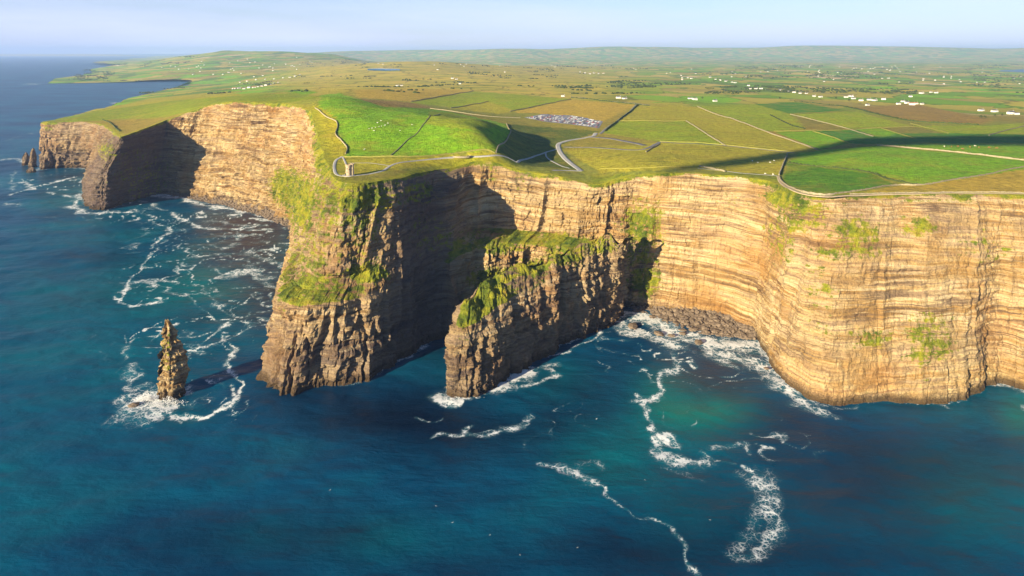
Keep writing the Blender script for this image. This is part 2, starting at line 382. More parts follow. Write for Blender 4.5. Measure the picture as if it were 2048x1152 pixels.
ST = [  # (foot px, py), (edge px, py, z), profile, relief
    ((2600, 760), (2600, 396, 160), WALLP, R_WALL), ((2330, 800), (2350, 394, 160), WALLP, R_WALL),
    ((2150, 800), (2160, 392, 161), WALLP, R_WALL), ((2060, 782), (2060, 391, 161), WALLP, R_CORN),
    ((1995, 760), (1995, 390, 161), WALLP, R_CORN), ((1955, 785), (1955, 389, 161), WALLP, R_CORN),
    ((1915, 808), (1920, 388, 161), WALLP, R_WALL), ((1780, 806), (1790, 388, 162), WALLP, R_WALL),
    ((1650, 810), (1690, 390, 162), WALLP, R_WALL), ((1588, 782), (1640, 389, 162), WALLP, R_CORN),
    ((1545, 735), (1590, 382, 161), WALLP, R_CORN), ((1520, 692), (1562, 372, 159), WALLP, R_CORN),
    ((1500, 664), (1540, 360, 157), WALLP, R_WALL), ((1440, 640), (1470, 350, 157), WALLP, R_WALL),
    ((1370, 630), (1390, 346, 157), WALLP, R_WALL), ((1300, 618), (1315, 350, 155), WALLP, R_CORN),
    ((1258, 612), (1268, 353, 150), STEEP, R_MID), ((1210, 612), (1230, 362, 143), STEEP, R_MID),
    ((1150, 616), (1192, 372, 139), MIDP, R_MID), ((1050, 622), (1110, 347, 149), MIDP, R_MID),
    ((965, 634), (1010, 336, 152), MIDP, R_MID), ((918, 660), (940, 333, 154), MIDP, R_MID),
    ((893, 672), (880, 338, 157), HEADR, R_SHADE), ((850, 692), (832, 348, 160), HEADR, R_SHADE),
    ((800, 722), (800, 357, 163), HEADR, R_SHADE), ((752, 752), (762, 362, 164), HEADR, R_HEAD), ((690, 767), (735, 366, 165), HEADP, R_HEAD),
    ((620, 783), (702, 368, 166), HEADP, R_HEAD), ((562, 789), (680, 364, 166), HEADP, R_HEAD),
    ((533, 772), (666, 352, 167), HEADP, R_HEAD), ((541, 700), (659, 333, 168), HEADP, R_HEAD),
    ((578, 575), (645, 300, 172), SLOPE, R_MID), ((592, 505), (634, 260, 183), SLOPE, R_BAY),
    ((584, 450), (622, 222, 199), SLOPE, R_BAY), ((540, 430), (562, 209, 198), WALLP, R_BAY),
    ((450, 406), (482, 205, 196), WALLP, R_BAY), ((390, 393), (420, 209, 185), WALLP, R_BAY),
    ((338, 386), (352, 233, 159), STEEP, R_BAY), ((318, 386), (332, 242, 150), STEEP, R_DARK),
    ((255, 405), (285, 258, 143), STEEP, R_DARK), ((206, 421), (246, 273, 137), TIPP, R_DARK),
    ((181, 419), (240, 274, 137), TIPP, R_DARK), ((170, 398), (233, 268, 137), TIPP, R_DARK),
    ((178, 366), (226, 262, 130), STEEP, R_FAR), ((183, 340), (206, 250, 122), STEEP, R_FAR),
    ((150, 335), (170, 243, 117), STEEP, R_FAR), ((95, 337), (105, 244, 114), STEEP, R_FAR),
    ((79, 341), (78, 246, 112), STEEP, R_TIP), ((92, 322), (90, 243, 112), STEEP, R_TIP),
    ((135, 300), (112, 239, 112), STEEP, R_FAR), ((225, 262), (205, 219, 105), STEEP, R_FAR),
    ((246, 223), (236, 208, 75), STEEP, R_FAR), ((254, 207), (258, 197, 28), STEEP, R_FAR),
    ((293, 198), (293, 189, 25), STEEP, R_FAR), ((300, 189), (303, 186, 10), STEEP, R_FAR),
]
# plateau, hills and far country: heights seen at picture positions, interpolated smoothly
HP = [(660, 193, 214), (640, 197, 210), (700, 197, 207), (700, 308, 170), (760, 215, 200), (820, 222, 196), (900, 235, 189), (960, 243, 184), (1010, 256, 178),
      (985, 284, 180), (930, 280, 182), (850, 270, 184), (900, 310, 168), (800, 300, 172), (720, 270, 184), (975, 305, 170), (800, 330, 167), (740, 330, 167), (700, 348, 167), (680, 330, 168),
      (1040, 268, 158), (1060, 295, 150), (1030, 315, 153), (1000, 325, 157), (1080, 325, 148), (1140, 300, 146), (1160, 340, 143), (1130, 270, 147), (1100, 250, 149),
      (1048, 235, 150), (1206, 242, 150), (1142, 240, 150), (900, 205, 160), (820, 203, 168), (1000, 200, 155), (1140, 199, 150), (1273, 209, 148), (1200, 268, 149), (1300, 290, 150),
      (1240, 330, 153), (1240, 300, 149), (1400, 335, 155), (1372, 242, 148), (1450, 292, 150), (1531, 263, 146), (1575, 308, 150), (1635, 300, 149), (1560, 350, 157), (1600, 376, 160), (1690, 386, 161),
      (1700, 320, 160), (1850, 310, 160), (1980, 315, 159), (1790, 370, 161), (2000, 360, 160), (2300, 330, 158), (1755, 288, 152), (1850, 270, 146), (2000, 270, 147), (1700, 250, 140), (1900, 240, 132), (2048, 250, 136),
      (1600, 205, 132), (1800, 200, 115), (2040, 200, 105), (1450, 200, 134), (1300, 190, 132), (1150, 180, 128), (950, 175, 140), (800, 180, 152), (700, 182, 175), (600, 195, 178), (500, 190, 150), (430, 195, 158), (350, 205, 126),
      (300, 215, 122), (250, 235, 126), (330, 195, 75), (420, 180, 75), (340, 178, 8), (400, 166, 4), (470, 163, 20), (560, 165, 75), (650, 160, 110), (800, 160, 125), (1000, 160, 118), (1250, 165, 95), (1500, 165, 70), (1750, 165, 45), (1950, 165, 30), (2100, 150, 8), (2300, 200, 80), (2350, 150, 10),
      (850, 135, 150), (830, 122, 190), (1000, 140, 105), (1200, 140, 60), (1400, 140, 50), (1600, 140, 35), (1800, 140, 14), (1900, 136, 4), (2000, 138, -14), (2048, 134, -20), (2150, 134, -20), (1950, 131, -10), (1990, 128, 8), (1850, 128, 10), (2100, 124, 20),
      (250, 160, 12), (150, 163, 6), (330, 150, 45), (230, 140, 10), (450, 145, 60), (600, 135, 60), (420, 125, 130), (300, 122, 60), (550, 120, 120), (700, 125, 70), (1500, 122, 30), (1800, 120, 30), (1200, 122, 60), (1000, 122, 70)]
_hp = [P(*e) for _, e, _, _ in ST] + [P(*h) for h in HP]
_k = []
for q in _hp:                                   # leave out marks that crowd an earlier one
    u_ = (q[0] / q[1] * 1.6, math.log(q[1] / 700.0))
    if all((u_[0] - e[0]) ** 2 + (u_[1] - e[1]) ** 2 > 0.030 ** 2 for e, _ in _k): _k.append((u_, q))
_hp = np.array([q for _, q in _k])
def _uv(x, y): return np.stack([x / y * 1.6, np.log(y / 700.0)], -1)
_c = _uv(_hp[:, 0], _hp[:, 1]); _C = 0.10
def _phi(r2): return np.sqrt(r2 + _C * _C)
_A = _phi(((_c[:, None] - _c[None]) ** 2).sum(-1)); _mean = 90.0
_w = np.linalg.solve(_A - 2e-3 * np.eye(len(_c)), _hp[:, 2] - _mean)
def height(x, y):
    x = np.asarray(x, float); y = np.maximum(np.asarray(y, float), 60.0); sh = x.shape; x = x.ravel(); y = y.ravel(); out = np.empty(len(x))
    for k in range(0, len(x), 20000):
        xx, yy = x[k:k + 20000], y[k:k + 20000]; q = _uv(xx, yy)
        out[k:k + 20000] = _phi(((q[:, None] - _c[None]) ** 2).sum(-1)) @ _w + _mean
    th = x / y
    far = smooth(9000, 16000, y)
    out = out * (1 - far) + (25 + 30 * noise2(x / 3000, y / 5000, 5)) * far
    # low hills along the horizon
    prof = 330 + 90 * noise2(th * 5, 0 * th, 31) + 50 * noise2(th * 14, 0 * th, 32)
    left = smooth(-0.60, -0.42, th) * smooth(-0.16, -0.30, th)
    hill1 = left * (280 + 40 * noise2(th * 22, y / 9000, 33) + 30 * noise2(th * 60, y / 3000, 34)) * np.exp(-((y - 15500) / 3600) ** 2)
    hill2 = smooth(-0.46, -0.2, th) * (prof + 130 + 160 * smooth(-0.1, 0.5, th) * 0.5) * np.exp(-((y - 31000 - 3000 * noise2(th * 6, 0 * th, 35)) / 5200) ** 2)
    out = out + hill1 + hill2
    und = smooth(900, 2600, y)
    hillm = np.exp(-(((x + 150) / 190) ** 2 + ((y - 1080) / 170) ** 2))
    out = out + hillm * (3.2 * noise2(x / 70, y / 90, 7) + 1.6 * noise2(x / 30, y / 34, 8))
    out = out + und * (1 - far) * (7 * noise2(x / 420, y / 420, 2) + 3 * noise2(x / 170, y / 170, 3)) * np.clip((out - 8) / 40, 0, 1)
    out = out + 0.9 * noise2(x / 60, y / 60, 4) + 0.35 * noise2(x / 16, y / 16, 6) * (y < 2500)
    return out.reshape(sh)
def hit(pts, zoff=0.0):
    """where the lines of sight through picture points meet the ground"""
    pts = np.asarray(pts, float); th = (pts[:, 0] - PX0) / FPX; ta = (pts[:, 1] - PY0) / FPX
    D = 560 * 1.006 ** np.arange(700)[None, :]
    y = np.repeat(D, len(pts), 0); x = y * th[:, None]; g = height(x, y); z = CAM_H - y * ta[:, None]
    below = z < g; k = np.where(below.any(1), below.argmax(1), 699); k = np.maximum(k, 1); r = np.arange(len(pts))
    a = z[r, k - 1] - g[r, k - 1]; b = z[r, k] - g[r, k]; f = np.clip(a / (a - b + 1e-9), 0, 1)
    yy = y[r, k - 1] + (y[r, k] - y[r, k - 1]) * f; xx = th * yy
    return np.stack([xx, yy, height(xx, yy) + zoff], 1)

# ------------------------------------------------------------------ rock relief (metres, along the outward normal)
def blocks(U, Z, w, h, s):
    zi = np.floor(Z / h + 0.35 * noise2(U / (w * 6), Z / (h * 9), s)); wl = w * (0.6 + 0.9 * hash2(zi, zi * 0, s + 1))
    ui = np.floor(U / wl + hash2(zi, zi * 0 + 3, s + 2) * 7 + 0.25 * noise2(U / (w * 2), Z / (h * 3), s + 3))
    return hash2(zi, ui, s + 4) * 2 - 1
def relief(U, Z, gully, rib, strata, block):
    Zl = Z + 4 * noise2(U / 160, Z / 120, 11) + 0.02 * U
    ridged = 1 - 2 * np.abs(noise2(U / 46, Z / 150, 12)); ridged2 = 1 - 2 * np.abs(noise2(U / 17 + 0.4 * noise2(U / 30, Z / 40, 14), Z / 85, 13))
    low = smooth(115, 20, Z)
    ribs = (1 - 2 * np.abs(noise2(U / 11 + 0.5 * noise2(U / 20, Z / 25, 15), Z / 48, 16)))
    li = np.floor(Zl / 5.5); bed = hash2(li, li * 0, 21) * 2 - 1
    li2 = np.floor(Zl / 2.3 + 0.3 * noise2(U / 40, Z / 30, 23)); bed2 = hash2(li2, li2 * 0 + 1, 22) * 2 - 1
    fade = 0.35 + 0.65 * smooth(-0.3, 0.3, noise2(U / 60, Z / 30, 24))
    nc = noise2(U / 15 + 0.35 * noise2(U / 25, Z / 30, 17), Z / 70, 18); crack = -np.exp(-(nc / 0.10) ** 2)
    nc2 = noise2(U / 6.5 + 0.3 * noise2(U / 9, Z / 14, 19), Z / 26, 20); crack2 = -np.exp(-(nc2 / 0.13) ** 2)
    lowf = 0.45 + 0.55 * low
    D = gully * (0.65 * ridged + 0.5 * ridged2) + rib * (0.55 * ribs + 1.0 * crack + 0.45 * crack2) * lowf
    D = D + strata * (0.75 * bed + 0.5 * bed2) * fade
    # softer beds weathered back below harder ones
    D = D - strata * 2.0 * (smooth(50, 53, Zl) * smooth(59, 58, Zl) + 0.7 * smooth(100, 103, Zl) * smooth(108, 107, Zl)) * smooth(-0.4, 0.4, noise2(U / 90, Z * 0 + 2, 25))
    D = D + block * (0.8 * blocks(U, Zl, 13, 9, 41) + 0.6 * blocks(U, Zl, 6, 4.5, 51) + 0.42 * blocks(U, Zl, 3.2, 2.3, 61))
    D = D + 0.5 * fbm(U / 5, Z / 5, 71, 3)
    return D

VEG = [(985, 560, 55, 30, .85), (1060, 535, 50, 24, .8), (1130, 512, 50, 24, .8), (1195, 492, 45, 24, .75), (330, 700, 16, 40, .55), (640, 572, 62, 34, .75), (735, 548, 48, 26, 1.0), (715, 395, 95, 42, .82), (605, 405, 40, 75, .85), (572, 372, 40, 46, .85), (655, 290, 30, 85, 1.1), (640, 400, 40, 85, .66),
       (690, 450, 120, 90, .52), (620, 500, 60, 80, .55), (730, 360, 90, 20, .8), (1000, 488, 75, 26, .75), (1130, 478, 80, 18, .6), (1285, 450, 52, 60, .75), (1290, 560, 38, 38, .85), (1285, 510, 46, 70, .65), (980, 345, 25, 30, .5), (1040, 352, 14, 40, .5),
       (1605, 425, 62, 46, .7), (1575, 392, 55, 36, .85), (1712, 465, 56, 36, .75), (1690, 502, 90, 20, .66), (1838, 452, 48, 22, .7), (1565, 470, 44, 70, .58), (1862, 680, 60, 70, .66), (1745, 678, 65, 26, .6), (1850, 640, 40, 30, .5),
       (1975, 500, 70, 40, .45), (1640, 600, 40, 100, .45), (1480, 400, 60, 30, .4), (215, 300, 24, 26, .6), (300, 360, 60, 70, .5), (270, 340, 70, 60, .45), (870, 470, 70, 50, .5), (830, 385, 60, 26, .6), (560, 600, 20, 60, .45)]
def veg_mask(X, Y, Z, slope_up, vtop):
    px, py = proj(X, Y, Z); v = np.zeros(X.shape)
    for cx, cy, rx, ry, a in VEG:
        r = np.sqrt(((px - cx) / rx) ** 2 + ((py - cy) / ry) ** 2); v = np.maximum(v, (a - .06) * smooth(1.6, 0.25, r))
    v = np.maximum(v, (0.8 + 0.4 * noise2(X / 30, Y / 30, 77)) * smooth(0.5, 0.8, slope_up) * (Z > 25))
    v = np.maximum(v, 0.8 * vtop)
    return v

NV = 150
def profile(st, ridge=None, nv=NV):
    (bx, by), (tx, ty, tz), prof, rel = st
    B = np.array(P(bx, by, 0.0)); T = np.array(P(tx, ty, tz))
    return profile_w(B, T, prof, nv)
def profile_w(B, T, prof, nv=NV):
    k = [(-0.06, -0.02), (0.0, 0.0)] + prof + [(1.0, 1.0)]
    pts = np.array([[B[0] + (T[0] - B[0]) * s, B[1] + (T[1] - B[1]) * s, T[2] * v] for v, s in k])
    L = np.r_[0, np.cumsum(np.linalg.norm(np.diff(pts, axis=0), axis=1))]; L /= L[-1]
    t = np.linspace(0, 1, nv); return np.stack([np.interp(t, L, pts[:, c]) for c in range(3)], 1)
def ribbon(rows, rels, step_of, sig=5.0):
    """rows: stations x NV x 3 -> dense (n, NV, 3) surface, along-coordinate, relief params"""
    rows = np.array(rows); rels = np.array(rels, float); mid = rows[:, NV // 2, :2] * 0.5 + rows[:, 0, :2] * 0.5
    seg = np.linalg.norm(np.diff(mid, axis=0), axis=1); L = np.r_[0, np.cumsum(seg)]
    u = [0.0]; m_d = mid[:, 1]
    while u[-1] < L[-1]: u.append(u[-1] + step_of(np.interp(u[-1], L, m_d)))
    u = np.array(u[:-1] + [L[-1]])
    idx = np.searchsorted(L, u, side='right') - 1; idx = np.clip(idx, 0, len(L) - 2); f = ((u - L[idx]) / (L[idx + 1] - L[idx]))[:, None, None]
    S = rows[idx] * (1 - f) + rows[idx + 1] * f; R = rels[idx] * (1 - f[:, :, 0]) + rels[idx + 1] * f[:, :, 0]
    S = gsmooth(S, sig); R = gsmooth(R, sig * 2)
    return S, u, R
def normals(S):
    du = np.gradient(S, axis=0); dv = np.gradient(S, axis=1); n = np.cross(dv, du); n /= np.linalg.norm(n, axis=2, keepdims=True) + 1e-9
    return n

# main coast
S, U, R = ribbon([profile(s) for s in ST], [s[3] for s in ST], lambda d: 1.15 if d < 1000 else (1.9 if d < 1600 else 4.0), 5.0)
N = normals(S); Nh = N.copy(); Nh[..., 2] *= 0.35; Nh /= np.linalg.norm(Nh, axis=2, keepdims=True) + 1e-9
UU = np.repeat(U[:, None], NV, 1); vt = np.linspace(0, 1, NV)[None, :]
D = relief(UU, S[..., 2], R[:, 0:1], R[:, 1:2], R[:, 2:3], R[:, 3:4])
D *= smooth(1.0, 0.93, vt) * 0.75 + 0.25
D *= np.clip(S[:, -1:, 2] / 100.0, 0.08, 1.0)
flat = smooth(0.35, 0.75, N[..., 2]); D *= 1 - 0.6 * flat
S = S + Nh * D[..., None]
ze = height(S[:, -1, 0], S[:, -1, 1]); S[..., 2] *= 1 + (ze / np.maximum(S[:, -1, 2], 3.0) - 1)[:, None] * smooth(0.3, 1.0, vt)
N2 = normals(S)
vtop = smooth(0.955, 0.995, vt + 0.02 * noise2(UU / 25, UU * 0 + 1, 81)) * np.ones_like(UU)
VG = veg_mask(S[..., 0], S[..., 1], S[..., 2], gsmooth(N[..., 2], 2), vtop)
S = S + Nh * (np.clip(VG * 1.4 - .3, 0, 1) * (1.1 + 2.2 * fbm(UU / 6, S[..., 2] / 5, 85, 3)))[..., None] * smooth(1.0, 0.96, vt)[..., None]
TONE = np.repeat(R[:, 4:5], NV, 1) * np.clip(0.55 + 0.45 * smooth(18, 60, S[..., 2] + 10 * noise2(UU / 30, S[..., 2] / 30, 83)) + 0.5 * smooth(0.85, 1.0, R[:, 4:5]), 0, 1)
cuts = [('cliff', 0, 11, 'long sunlit tan rock wall with fine bands on the right'), ('cliff', 11, 17, 'sunlit cliff above the boulder beach in the right cove'),
        ('cliff', 17, 22, 'stepped cliff with a green shelf behind the rock fin'), ('cliff', 22, 32, 'tall dark headland carrying the tower'),
        ('cliff', 32, 38, 'high sunlit cliff round the pebble bay on the left'), ('cliff', 38, 44, 'shaded blue-green headland standing beyond the bay'),
        ('cliff', 44, len(ST) - 1, 'farthest sheer cliff at the left edge of the land')]
rows_mid = np.array([profile(s) for s in ST]); mid_ = rows_mid[:, NV // 2, :2] * 0.5 + rows_mid[:, 0, :2] * 0.5
Lst = np.r_[0, np.cumsum(np.linalg.norm(np.diff(mid_, axis=0), axis=1))]
for nm, a, b, lab in cuts:
    i0 = int(np.argmin(abs(U - Lst[a]))); i1 = int(np.argmin(abs(U - Lst[b]))) + 1
    sub = S[i0:i1]
    o = mesh_np(nm, sub.reshape(-1, 3), grid_faces(i1 - i0, NV)[:, ::-1], M_ROCK, False, {'veg': VG[i0:i1], 'tone': TONE[i0:i1]})
    tag(o, lab, None, None, 'structure')
EDGE = S[:, -1, :].copy()
FOOT = np.stack([[np.interp(0.0, S[i, :12, 2], S[i, :12, k]) for k in range(2)] for i in range(len(S))])

# ------------------------------------------------------------------ plateau and far country: one sheet from the cliff edge to the horizon
far_coast = [(318, 184), (350, 176), (384, 163.5), (350, 162.5), (300, 163), (250, 165), (200, 166), (130, 167), (95, 167), (110, 158), (165, 152), (185, 147), (180, 140), (240, 134), (200, 130), (183, 127), (230, 122), (290, 116), (320, 112)]
fc = [P(px, py, 0)[:2] for px, py in far_coast]
edge2 = [tuple(p) for p in EDGE[:, :2]]
outer = [(-14000, 70000), (60000, 70000), (60000, 30000), (22000, 14000), (6000, 3500), (1500, 1000)]
poly = edge2 + fc + outer
def plate_points():
    pts = []
    pyr = np.concatenate([np.arange(400, 150, -2.0), np.arange(150, 114, -1.0)])
    for r in pyr:
        d = 145 * FPX / (r - PY0); th = np.arange(-0.86, 0.98, 0.0026 if r > 150 else 0.0034)
        pts.append(np.stack([th * d, np.full(len(th), d)], 1))
    for d in np.geomspace(22500, 66000, 26):
        th = np.arange(-0.62, 0.95, 0.006); pts.append(np.stack([th * d, np.full(len(th), d)], 1))
    # finer where the slopes face the viewer near the edge
    p = np.vstack(pts); p += rng.normal(0, 0.0007, p.shape) * p[:, 1:2]
    ok = in_poly(p[:, 0], p[:, 1], poly)
    p = p[ok]
    e = np.array(edge2)[::3]
    keep = np.ones(len(p), bool)
    for k in range(0, len(p), 4000):
        q = p[k:k + 4000]; near = q[:, 1] < 2600
        if near.any():
            dd = ((q[near][:, None] - e[None]) ** 2).sum(-1).min(1); kk = keep[k:k + 4000]; kk[near] = dd > 2.2 ** 2
    return p[keep]
pp = plate_points()
bd = np.array(poly); allv = np.vstack([bd, pp])
res = delaunay_2d_cdt([Vector(v) for v in allv.tolist()], [], [list(range(len(bd)))], 1, 1e-4)
gv = np.array([tuple(v) for v in res[0]]); gf = np.array([f for f in res[2] if len(f) == 3], np.int32)
a_, b_, c_ = gv[gf[:, 0]], gv[gf[:, 1]], gv[gf[:, 2]]
cr = (b_[:, 0] - a_[:, 0]) * (c_[:, 1] - a_[:, 1]) - (b_[:, 1] - a_[:, 1]) * (c_[:, 0] - a_[:, 0]); gf[cr < 0] = gf[cr < 0][:, ::-1]
gz = height(gv[:, 0], gv[:, 1])
# field colours (what grows there), by field outline
G_BRIGHT = (.20, .40, .008); G_MID = (.31, .38, .016); G_OLIVE = (.43, .38, .03); G_TAN = (.54, .37, .05); G_DARK = (.08, .24, .02); G_YEL = (.46, .40, .02); G_BROWN = (.34, .22, .05); G_DEEP = (.12, .16, .02)
FIELDS = [
    ([(1200, 345), (1400, 338), (1589, 308), (1640, 300), (1450, 292), (1320, 284), (1200, 296), (1130, 300)], G_OLIVE),
    ([(640, 190), (680, 186), (760, 212), (860, 218), (900, 224), (1012, 248), (1022, 264), (992, 306), (968, 300), (830, 314), (690, 314), (694, 296), (672, 264), (674, 240), (636, 230)], G_BRIGHT),
    ([(860, 222), (905, 226), (1000, 250), (960, 262), (900, 255), (850, 248)], G_MID),
    ([(690, 316), (830, 316), (990, 303), (990, 320), (830, 335), (700, 352), (676, 350), (668, 330)], G_OLIVE),
    ([(992, 306), (1022, 264), (1013, 248), (1200, 262), (1120, 290), (1160, 340), (1030, 330)], G_DEEP),
    ([(705, 180), (820, 176), (947, 181), (822, 203), (715, 195)], G_TAN), ([(715, 197), (822, 205), (870, 216), (770, 214)], G_BROWN),
    ([(822, 205), (950, 182), (1142, 198), (1020, 223), (977, 203), (902, 216)], G_MID), ([(902, 217), (977, 204), (1030, 221), (1000, 228)], G_OLIVE),
    ([(1020, 224), (1142, 199), (1273, 209), (1206, 244), (1086, 228)], G_TAN),
    ([(1273, 210), (1395, 213), (1372, 242), (1237, 242)], G_OLIVE), ([(1237, 243), (1372, 243), (1450, 292), (1320, 283), (1200, 265)], G_MID),
    ([(1395, 213), (1531, 263), (1635, 300), (1589, 305), (1450, 291), (1372, 242)], G_OLIVE),
    ([(1395, 212), (1510, 208), (1581, 228), (1610, 258), (1548, 263), (1531, 262)], G_MID), ([(1510, 208), (1590, 203), (1700, 222), (1581, 228)], G_DARK),
    ([(1581, 229), (1709, 222), (1821, 252), (1693, 257)], G_MID), ([(1548, 264), (1626, 262), (1697, 286), (1640, 299)], G_BRIGHT), ([(1626, 262), (1710, 258), (1800, 290), (1700, 287)], G_DARK),
    ([(1709, 257), (1763, 256), (1800, 268), (1760, 275)], G_BRIGHT), ([(1700, 215), (1830, 208), (1990, 240), (1958, 250), (1821, 242)], G_BROWN), ([(1821, 250), (1960, 252), (2048, 246), (2048, 268), (1896, 268)], G_MID),
    ([(1720, 285), (1800, 266), (2100, 268), (2100, 296), (1900, 293)], G_DARK),
    ([(1575, 326), (1600, 305), (1755, 291), (2100, 325), (2100, 330), (1846, 370), (1742, 346), (1614, 331)], G_BRIGHT), ([(1755, 289), (2100, 292), (2100, 322)], G_BRIGHT),
    ([(1566, 365), (1575, 327), (1614, 332), (1742, 347), (1790, 370), (1689, 387), (1647, 391), (1598, 382)], (.10, .25, .008)),
    ([(1700, 388), (1792, 372), (1846, 370), (2100, 330), (2400, 330), (2400, 400), (1700, 395)], G_TAN),
    ([(1400, 340), (1575, 308), (1560, 350)], G_OLIVE), ([(1180, 348), (1558, 352), (1558, 362), (1400, 350), (1300, 356), (1190, 375)], (.22, .26, .02)),
    ([(110, 245), (330, 235), (420, 212), (560, 208), (640, 195), (600, 185), (330, 200), (200, 220)], (.26, .32, .015)), ([(200, 222), (330, 203), (480, 190), (470, 183), (300, 195)], G_OLIVE),
    ([(625, 205), (672, 235), (676, 255), (671, 270), (694, 296), (688, 312), (668, 330), (640, 330), (620, 240)], G_YEL), ([(560, 182), (600, 178), (640, 184), (610, 190)], G_BRIGHT),
]
gpx, gpy = proj(gv[:, 0], gv[:, 1], gz)
base = np.array([.30, .26, .04]) + 0.05 * np.stack([noise2(gv[:, 0] / 260, gv[:, 1] / 420, 90), noise2(gv[:, 0] / 260, gv[:, 1] / 420, 91), 0 * gz], 1) * np.array([1, 1, 0.2])
gcol = base.copy(); known = np.zeros(len(gv), bool)
for fp, colr in FIELDS:
    m = in_poly(gpx, gpy, fp) & (gv[:, 1] < 4200); gcol[m] = colr; known |= m
# a margin of rough yellow grass along the cliff edge
de = np.full(len(gv), 1e9); nearm = gv[:, 1] < 1700; e_ = EDGE[::4, :2]
gn = gv[nearm]; dn = np.empty(len(gn))
for k in range(0, len(gn), 4000): dn[k:k + 4000] = np.sqrt(((gn[k:k + 4000][:, None] - e_[None]) ** 2).sum(-1).min(1))
de[nearm] = dn
k_ = smooth(16, 3, de + 5 * noise2(gv[:, 0] / 14, gv[:, 1] / 14, 93))[:, None]
gcol = gcol * (1 - k_) + np.array([.36, .35, .02]) * k_
patchf = np.where(known, 0.0, smooth(1500, 2400, gv[:, 1]))
moor = np.clip(smooth(0.12, -0.02, gpx / 2048 - 0.55) * smooth(0.24, 0.32, gpx / 2048) * smooth(118, 124, gpy) * 1.0, 0, 1) * smooth(17000, 11000, gv[:, 1])
mesh_np('ground', np.column_stack([gv, gz]), gf, M_GROUND, True, {'patch': patchf, 'moor': moor}, colors=gcol)['kind'] = 'structure'
# ------------------------------------------------------------------ the rock fin and the sea stacks
def ring_rock(name, base_pts, ridge_pts, prof, rel, step, kind_label, useed=0.0, sig=3.0, lip=0.35, extra=None, jag=0.0):
    rows = [profile_w(np.array([*b, 0.0]), np.array(t), prof) for b, t in zip(base_pts, ridge_pts)]
    S, U, R = ribbon(rows, [rel] * len(rows), lambda d: step, sig)
    N = normals(S); Nh = N.copy(); Nh[..., 2] *= 0.4; Nh /= np.linalg.norm(Nh, axis=2, keepdims=True) + 1e-9
    UU = np.repeat(U[:, None], NV, 1) + useed; vt = np.linspace(0, 1, NV)[None, :]
    D = relief(UU, S[..., 2], *[np.full((len(U), 1), r) for r in rel[:4]]); D *= smooth(1.0, 0.85, vt) * (1 - lip) + lip * smooth(1.02, 0.99, vt)
    flat = smooth(0.3, 0.7, N[..., 2]); D = D * (1 - 0.6 * flat) + flat * 1.0 * fbm(S[..., 0] / 9, S[..., 1] / 9, 99, 3)
    if extra is not None: D = D + extra(UU, S, vt)
    S = S + Nh * D[..., None]
    S[..., 2] += jag * vt ** 4 * (noise2(S[..., 0] / 15, S[..., 1] / 15, 88) + .5 * noise2(S[..., 0] / 6, S[..., 1] / 6, 89))
    vg = veg_mask(S[..., 0], S[..., 1], S[..., 2], gsmooth(N[..., 2], 1), 0 * UU)
    S = S + Nh * (np.clip(vg * 1.4 - .3, 0, 1) * (0.8 + 2.4 * fbm(UU / 6, S[..., 0] / 5 + S[..., 2] / 5, 85, 3)))[..., None] * smooth(1.0, 0.97, vt)[..., None]
    tone = np.clip(rel[4] * (0.5 + 0.5 * smooth(5, 55, S[..., 2])), 0, 1)
    o = mesh_np(name, S.reshape(-1, 3), grid_faces(len(U), NV)[:, ::-1], M_ROCK, False, {'veg': vg, 'tone': tone})
    return o, S
FINP = [(.3, .10), (.60, .22), (.76, .40), (.92, .78)]
fb = [(128, 762), (112, 738), (100, 724), (80, 704), (66, 693), (36, 664), (18, 644), (4, 626), (-14, 602), (-30, 583), (-44, 576), (-54, 580), (-57, 592), (-52, 614), (-30, 650), (10, 694), (30, 720), (60, 752), (90, 778), (118, 796)]
ft = [P(1275, 480, 92), P(1240, 482, 94), P(1205, 474, 99), P(1180, 480, 97), P(1135, 506, 88), P(1100, 516, 86), P(1065, 528, 82), P(1030, 528, 85), P(990, 548, 80), P(955, 578, 74), P(940, 588, 72), P(936, 590, 72), P(940, 588, 72), P(956, 576, 74), P(995, 546, 80), P(1062, 526, 82), P(1100, 514, 86), P(1150, 498, 90), P(1205, 472, 99), P(1275, 478, 92)]
o, FIN = ring_rock('cliff', fb, ft, FINP, (4.2, 5.2, 1.2, 2.2, .62), 1.0, '', 500.0, jag=6.0)
tag(o, 'narrow grass-topped rock fin jutting into the sea', None, None, 'structure')
FINFOOT = np.stack([[np.interp(0.0, FIN[i, :12, 2], FIN[i, :12, k]) for k in range(2)] for i in range(len(FIN))])

def stack(name, cx, cy, rx, ry, H, prof, rel, step, seed, top=(0, 0), ang0=2.2, extra=None):
    n = 20; angs = [ang0 + 2 * math.pi * k / n for k in range(n + 1)]
    b = [(cx + rx * math.cos(-a) * (1 + 0.16 * math.sin(3 * a + seed)), cy + ry * math.sin(-a) * (1 + 0.12 * math.cos(2 * a + seed))) for a in angs]
    t = [(cx + top[0] + 0.06 * rx * math.cos(-a), cy + top[1] + 0.06 * ry * math.sin(-a), H) for a in angs]
    return ring_rock(name, b, t, prof, rel, step, '', seed * 100, 1.6, 0.3, extra)
SP = [(.30, .03), (.52, .17), (.74, .46), (.90, .72)]
sx, sy, _ = P(331, 800, 0)
def undercut(UU, S, vt):
    a = np.hypot(S[..., 0] - (sx - 1), S[..., 1] - (sy - 9)); return -5.5 * smooth(7.0, 3.0, a) * smooth(15, 9, S[..., 2]) + 1.5 * smooth(2, 8, S[..., 0] - sx) * smooth(40, 30, S[..., 2])
o, STK = stack('sea_stack', sx, sy + 9, 9.8, 8.6, 66, SP, (1.8, 2.6, 1.2, 2.0, 1.5), 0.6, 3.0, (-4.0, 0), extra=undercut)
